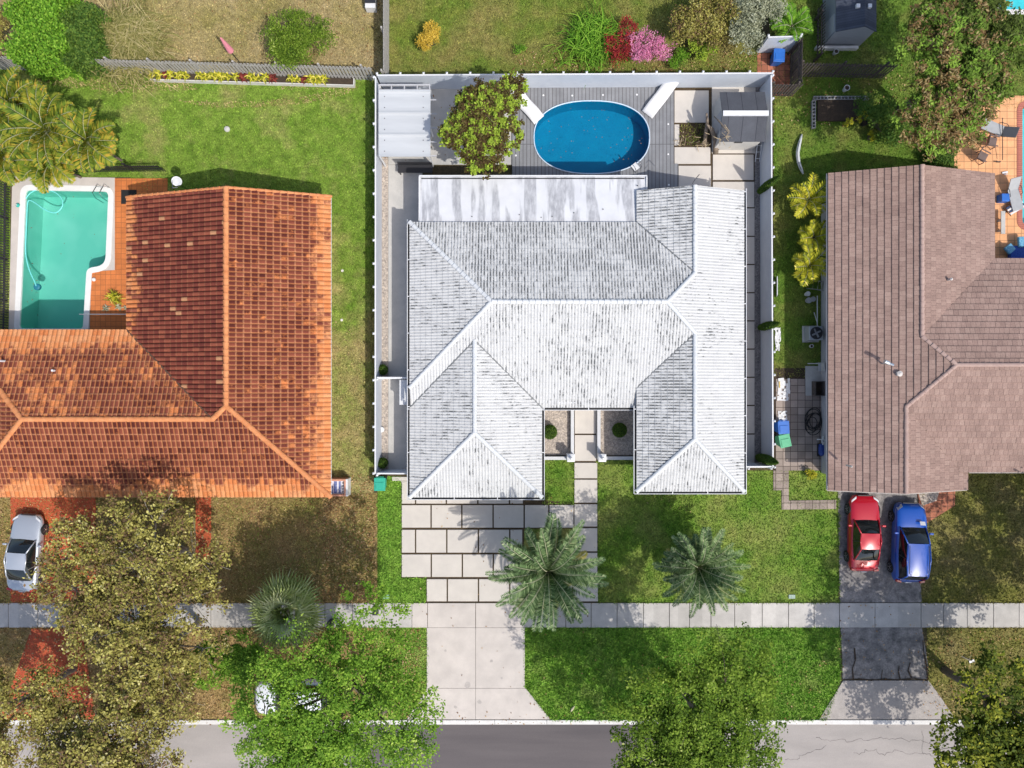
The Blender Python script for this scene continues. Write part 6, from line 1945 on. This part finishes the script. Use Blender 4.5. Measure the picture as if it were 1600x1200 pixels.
pot('white bucket nearest the aluminium ladder', 1259, 460, .14, .3, white_plastic, white_trim, 'bucket', 'bucket')
pot('pair of stacked pale tubs below the white bucket, left tub', 1261, 470, .17, .25, pot_m, pot_m)
pot('pale grey tub touching the brown house side of the pair', 1268, 468, .15, .22, pot_m, pot_m)
pot('small white pot below the air conditioner', 1266, 541, .11, .2, white_plastic)
pot('white ringed pot in the shade under the reddish tree', 1319, 141, .17, .35, white_plastic, soil)
pot('dark pot at the planter bed corner on the right lawn', 1347, 195, .16, .3, rubber, soil)
pot('white round pot in the shade behind the grey shed fence', 1303, 84, .15, .3, white_plastic, soil)
tag(MB().tube([W(1277, 462, .2), W(1277, 520, .2)], .03, 6).tube([W(1272, 488, .3), W(1277, 505, .4), W(1276, 516, .4)], .02, 5).build('white_pipe', white_trim), 'thin pale pipes along the wall above the air conditioner', 'pipe')
# stacked plastic chairs
t = thing('stacked_chairs', 'stack of grey plastic chairs beside the brown house wall', 'chairs', (X(1283), Y(573), .05), R(4))
for k in range(4):
    x = -.35 + .2 * k
    MB().box(x, -.25, .35 + .06 * k, x + .15, .25, .40 + .06 * k).box(x + .13, -.25, .4 + .06 * k, x + .16, .25, .85 + .04 * k).build('seat', pot_m, t, bevel=.01)
for a in (-.32, .35):
    for b in (-.22, .22): MB().box(a - .02, b - .02, 0, a + .02, b + .02, .36).build('leg', pot_m, t)
tag(MB().tube([W(1262, 568, .3), W(1279, 568, .3)], .025, 5).build('white_rod', white_plastic), 'short white rod lying above the grey chairs', 'rod')
t = thing('crate_box', 'brown open topped crate on the concrete by the brown house', 'crate', (X(1275), Y(607), .055))
for (a, b, c, d) in ((-.28, -.42, .28, -.38), (-.28, .38, .28, .42), (-.28, -.38, -.24, .38), (.24, -.38, .28, .38)): MB().box(a, b, 0, c, d, .5).build('side_board', mat_brown if 'mat_brown' in globals() else dark_wood, t)
MB().box(-.24, -.38, .02, .24, .38, .12).build('bottom', soil, t)
tag(MB().prism(rect(1284.5, 597, 1293, 616), .06, .5).build('blue_tub', mat('tub_blue', (.28, .45, .60), rough=.5), bevel=.03), 'pale blue box tucked under the roof edge beside the crate', 'box')
t = thing('hose_coil', 'loose coil of black garden hose on the old pavers', 'hose', (X(1269), Y(658), .04))
mb = MB(); pts = []
for k in range(200):
    a = k * .19; r_ = .42 + .10 * math.sin(k * .11) + .06 * math.sin(k * .37)
    pts.append((.08 * math.sin(k * .05) + r_ * math.cos(a), .22 * math.cos(k * .031) + r_ * 1.12 * math.sin(a), .03 + .0009 * k + .02 * math.sin(k * .7)))
mb.tube(pts, .022, 5); mb.build('hose', rubber, t, smooth=True)
t = thing('water_pump', 'blue water pump with white pipes against the brown house', 'pump', (X(1280), Y(702), .04))
mb = MB(); mb.T = Matrix.Translation((0, 0, .25)) @ Matrix.Rotation(R(90), 4, 'X'); mb.lathe(0, 0, [(.08, -.35), (.16, -.3), (.17, .2), (.12, .3), (.05, .36)], 16)
mb.build('pump_body', mat('pump_blue', (.02, .06, .30), rough=.4), t, smooth=True)
MB().tube([(.02, .15, .3), (.02, .45, .45), (-.08, .45, .5), (-.08, .62, .5), (-.35, .62, .45)], .035, 6).tube([(-.02, .62, .5), (-.02, .8, .5)], .035, 6).tube([(.12, .1, .3), (.12, .6, .5), (-.02, .6, .5)], .03, 6).build('pump_pipe', white_plastic, t)
MB().box(-.15, -.4, 0, .15, .35, .1).build('pump_base', dark_metal, t)
# odds and ends against the outside of the right fence
t = thing('framed_mirror', 'teal glass panel leaning on the outside of the right fence', 'glass panel', (X(1213.5), Y(449), 0))
mb = MB(); mb.T = Matrix.Rotation(R(-18), 4, 'Y'); mb.box(-.02, -.55, .02, .02, .55, .72); mb.build('frame', white_trim, t, bevel=.01)
mb = MB(); mb.T = Matrix.Rotation(R(-18), 4, 'Y'); mb.box(.021, -.48, .08, .03, .48, .66); mb.build('pane', mat('glass_teal', (.10, .28, .28), rough=.1), t)
for i, (u, v, a, b, lab) in enumerate(((1214.5, 523, .16, .40, 'torn white sack lying outside the right fence'), (1224, 603, .35, .45, 'crumpled white sheet on the old pavers by the fence, uppermost'), (1222.5, 619, .32, .26, 'white and grey scrap on the old pavers by the fence'), (1222, 650, .26, .30, 'white broken chair shell above the blue bin'), (1214.5, 540, .12, .3, 'flat white scrap outside the right fence below the sack'))):
    g_ = np.random.default_rng(i + 50); mb = MB(); n = 7; vs = []
    for j in range(n):
        for k in range(n): vs.append((-a + 2 * a * k / (n - 1) + g_.normal() * .015, -b + 2 * b * j / (n - 1) + g_.normal() * .015, .06 + .05 * g_.random()))
    mb.add(vs, [(j * n + k, j * n + k + 1, (j + 1) * n + k + 1, (j + 1) * n + k) for j in range(n - 1) for k in range(n - 1) if g_.random() > .1])
    o = mb.build('white_scrap', white_plastic); o.location = W(u, v, 0); tag(o, lab, 'scrap')
    sm = o.modifiers.new('thick', 'SOLIDIFY'); sm.thickness = .015
tag(MB().cbox(0, 0, .09, .06, .38, .03, R(3)).build('yellow_board', mat('board_yellow', (.65, .45, .10), rough=.7)), 'narrow yellow board beside the crumpled white sheet', 'board').location = W(1217, 601, .04)
# curved white strip on the right lawn
pts = []
for k in range(12):
    q = k / 11
    p = [(1253, 210), (1249, 225), (1246, 240), (1248, 255), (1255, 272)]
    f = q * 4; i = min(int(f), 3); f -= i
    pts.append(W(p[i][0] * (1 - f) + p[i + 1][0] * f, p[i][1] * (1 - f) + p[i + 1][1] * f, .12 + .15 * math.sin(q * 3.14)))
t = thing('hammock_strip', 'long curved white pool slide rail lying on the right lawn', 'curved rail', W(1249, 240, 0))
MB().tube(pts, [.04, .07, .09, .1, .11, .11, .11, .11, .1, .1, .08, .05], 8).build('curved_shell', mat('shell_white', (.62, .64, .66), rough=.4), t, True, smooth=True)
MB().tube([(a - .06, b, c + .09) for a, b, c in pts[2:-1]], .012, 4).build('seam', dark_metal, t, True)
# cinder block planter
t = thing('block_planter', 'dark planter bed edged with hollow concrete blocks', 'planter', (X(1300), Y(172), 0))
mb = MB().prism(rect(1276, 155, 1340, 190), 0, .15); mb.build('bed_soil', soil, t, True)
mb = MB()
def block(u, v, hor):
    x, y, _ = W(u, v, .2); a, b = (.2, .1) if hor else (.1, .2)
    for (p, q, r_, s_) in ((-a, -b, a, -b + .03), (-a, b - .03, a, b), (-a, -b + .03, -a + .03, b - .03), (a - .03, -b + .03, a, b - .03)): mb.box(x + p, y + q, 0, x + r_, y + s_, .2)
    if hor: mb.box(x - .015, y - b + .03, 0, x + .015, y + b - .03, .2)
    else: mb.box(x - a + .03, y - .015, 0, x + a - .03, y + .015, .2)
for k in range(8): block(1277 + k * 10.8, 152.5, True)
for k in range(4): block(1272, 162 + k * 10.8, False)
mb.build('concrete_blocks', mat('block_grey', (.42, .42, .42), (.3, .3, .3), 8, .9), t, True)

# grey shed in the upper right yard
t = thing('garden_shed', 'grey gabled shed with slate grey roof at the top edge', 'shed', (19.25, 21.7, 0))
gx0, gx1, gy0, gy1 = 18.2, 20.35, 19.8, 24.5; gm = (gx0 + gx1) / 2 + .2
mb = MB().box(gx0, gy0, 0, gx1, gy1, 1.75)
mb.add([(gx0, gy0, 1.75), (gx1, gy0, 1.75), (gm, gy0, 2.3), (gx0, gy1, 1.75), (gx1, gy1, 1.75), (gm, gy1, 2.3)], [(0, 1, 2), (5, 4, 3), (0, 2, 5, 3), (1, 4, 5, 2)])
mb.build('wall', mat('shed_grey', (.34, .36, .40), (.28, .30, .34), 3, .7, stretch=(1, 1, 6)), t, True)
slate = slabmat('slate_roof', (.07, .08, .105), (9, .14), (.04, .045, .06), .012, .95, .2, spec=.1)
mb = MB()
for (xa, za) in ((gx0 - .06, 1.74), (gx1 + .06, 1.74)):
    mb.add([(xa, gy0 - .08, za + .03), (gm, gy0 - .08, 2.36), (gm, gy1, 2.36), (xa, gy1, za + .03), (xa, gy0 - .08, za), (gm, gy0 - .08, 2.32), (gm, gy1, 2.32), (xa, gy1, za)], [(0, 1, 2, 3), (7, 6, 5, 4), (0, 4, 5, 1), (0, 3, 7, 4)])
mb.build('roof', slate, t, True)
for (a, b) in ((gm - .35, 20.9), (gm + .3, 20.9), (gm - .35, 22.6), (gm + .3, 22.6)):
    MB().box(a - .1, b - .1, 2.1, a + .1, b + .1, 2.32).build('roof_vent', white_trim, t, True)
MB().box(gx0 - .03, gy0 + .1, .1, gx0 - .001, gy0 + 1.1, 1.5).build('door', wall_grey, t, True)
MB().box(gx0 - .5, gy0 - .28, 0, gx1 - .2, gy0 - .12, .3).build('step', kerb_white, t, True)
struct('red_paving', MB().prism(rect(1183, 83, 1234, 150), 0, .03), paver_red)

# ---------------------------------------------------------------- right patio
holed('orange_patio', PX([(1490, 150), (1780, 150), (1780, 420), (1540, 420), (1540, 285), (1490, 285)]), [offset(POOL_R, .2)], .04, patio_floor, thick=.04)
grey_sling = mat('sling_grey', (.40, .41, .42), (.34, .35, .36), 3, .7)
brown_sling = mat('sling_brown', (.17, .12, .105), (.12, .085, .075), 3, .7)


def chaise(label, u, v, rz, m1, m2, back=.45):
    x, y, _ = W(u, v, .35)
    t = thing('chaise', label, 'sun lounger', (x, y, .04), rz, 'grey chaises on the orange patio')
    MB().box(-.32, -.98, .30, .32, .25, .35).build('seat', m1, t, bevel=.01)
    mb = MB(); mb.T = Matrix.Translation((0, .25, .33)) @ Matrix.Rotation(R(38), 4, 'X'); mb.box(-.32, 0, -.02, .32, .75, .03); mb.build('backrest', m2, t, bevel=.01)
    for a in (-.3, .3):
        for b in (-.85, .15): MB().box(a - .02, b - .02, 0, a + .02, b + .02, .30).build('leg', dark_metal, t)
        MB().tube([(a * 1.15, -.15, .33), (a * 1.2, -.1, .5), (a * 1.2, .25, .55), (a * 1.15, .4, .45)], .018, 5).build('armrest', dark_metal, t)


chaise('grey chaise nearest the big tree on the orange patio', 1560, 203, R(-113), grey_sling, mat('sling_dark', (.13, .13, .14), rough=.7))
chaise('grey chaise at the lower end of the orange patio', 1584, 303, R(15), grey_sling, grey_sling)


def patio_chair(label, u, v, rz):
    x, y, _ = W(u, v, .4)
    t = thing('patio_chair', label, 'chair', (x, y, .04), rz, 'brown chairs on the orange patio')
    MB().box(-.26, -.26, .38, .26, .26, .43).build('seat', brown_sling, t, bevel=.01)
    mb = MB(); mb.T = Matrix.Translation((0, .24, .40)) @ Matrix.Rotation(R(68), 4, 'X'); mb.box(-.26, 0, -.02, .26, .55, .02); mb.build('backrest', brown_sling, t, bevel=.01)
    for a in (-.27, .27):
        for b in (-.24, .24): MB().box(a - .02, b - .02, 0, a + .02, b + .02, .38).build('leg', brown_sling, t)
        MB().box(a - .03, -.28, .58, a + .03, .28, .61).build('armrest', brown_sling, t)


patio_chair('brown chair on the orange patio, nearer the chaise', 1549, 222, R(80))
patio_chair('brown chair on the orange patio, nearer the square shrub', 1534, 245, R(62))
t = thing('parasol_stand', 'thin dark parasol pole lying across the orange patio', 'parasol pole', W(1566, 215, .5))
MB().tube([W(1566.5, 184, .6), W(1566.5, 250, .3)], .022, 6).build('pole', dark_metal, t, True)
MB().box(-.12, -1.33, -.35, .12, -1.27, -.28).build('foot', dark_metal, t)
tag(MB().cbox(0, 0, .06, .32, .10, .04, R(10)).cbox(.05, -.1, .05, .2, .05, .03, R(10)).build('pool_brush', white_trim), 'small white brush head on the orange patio', 'brush').location = W(1569, 270, .04)
t = thing('folding_chair', 'folded blue and white striped chair on the patio', 'folding chair', W(1582, 326, .04), R(-60))
for k in range(4):
    MB().box(-.26 + .13 * k, -.5, .22 + .02 * k, -.16 + .13 * k, .5, .26 + .02 * k).build('slat', white_plastic if k % 2 else mat('stripe_navy', (.03, .06, .14), rough=.7), t)
MB().tube([(-.3, -.52, .1), (.3, -.52, .3)], .02, 5).tube([(-.3, .52, .1), (.3, .52, .3)], .02, 5).build('chair_frame', dark_metal, t)
tag(MB().prism(rect(1556, 306, 1568, 318), .05, .5).build('blue_box', blue_p, bevel=.02), 'small blue box against the edge of the brown roof', 'box')
t = thing('stone_bench', 'pale stone bench along the wall of the brown house by the patio', 'bench', (X(1560), Y(350), .04))
MB().box(-.12, -.66, .3, .12, .66, .36).build('seat', concrete, t)
for b in (-.5, .1): MB().box(-.1, b, 0, .1, b + .12, .3).build('leg', concrete, t)
cush = mat('cushion_blue', (.01, .03, .24), (.02, .10, .42), 14, .8)
cush2 = mat('cushion_aqua', (.02, .12, .40), (.25, .62, .70), 16, .8)
t = thing('patio_sofa', 'deep blue patterned patio sofa beside the brown roof', 'sofa', (X(1590), Y(398), .04))
MB().box(-.75, -.35, .15, .9, .45, .42).build('seat', cush, t, bevel=.06)
MB().box(-.75, -.5, .15, .9, -.36, .85).build('backrest', cush, t, bevel=.05)
for a in (-.7, .8):
    for b in (-.4, .35): MB().box(a, b, 0, a + .05, b + .05, .15).build('leg', dark_metal, t)
tag(MB().cbox(0, 0, .1, .5, .48, .16, R(40)).build('cushion', cush2, bevel=.06), 'square blue patterned cushion at the left end of the patio sofa', 'cushion').location = (X(1577, .5), Y(389, .5), .42)
tag(MB().cbox(0, 0, .1, .6, .62, .18, R(4)).build('cushion', cush2, bevel=.07), 'large aqua patterned cushion on the patio sofa at the right edge', 'cushion').location = (X(1598, .5), Y(378, .5), .42)
# small paved porch beside the blue car
struct('porch_paving', MB().prism(PX([(1432, 764), (1492, 764), (1491, 790), (1447, 817), (1440, 817)]), 0, .05), paver_red)
struct('porch_mosaic', MB().prism(PX([(1433, 766), (1467, 766), (1463, 782), (1440, 790)]), .0, .054), pebble)
# branch debris on the right verge
t = thing('garden_rake', 'small branch debris beside the right verge tree', 'branch', W(1512, 1030, 0))
MB().tube([(-.4, .2, .05), (0, 0, .12), (.4, -.15, .05)], [.02, .03, .01], 5).tube([(0, 0, .1), (.15, .3, .1)], .015, 4).build('stick', bark_grey, t)
MB().cbox(.2, -.1, .05, .3, .12, .03, .4).build('leaf_sheath', white_trim, t)
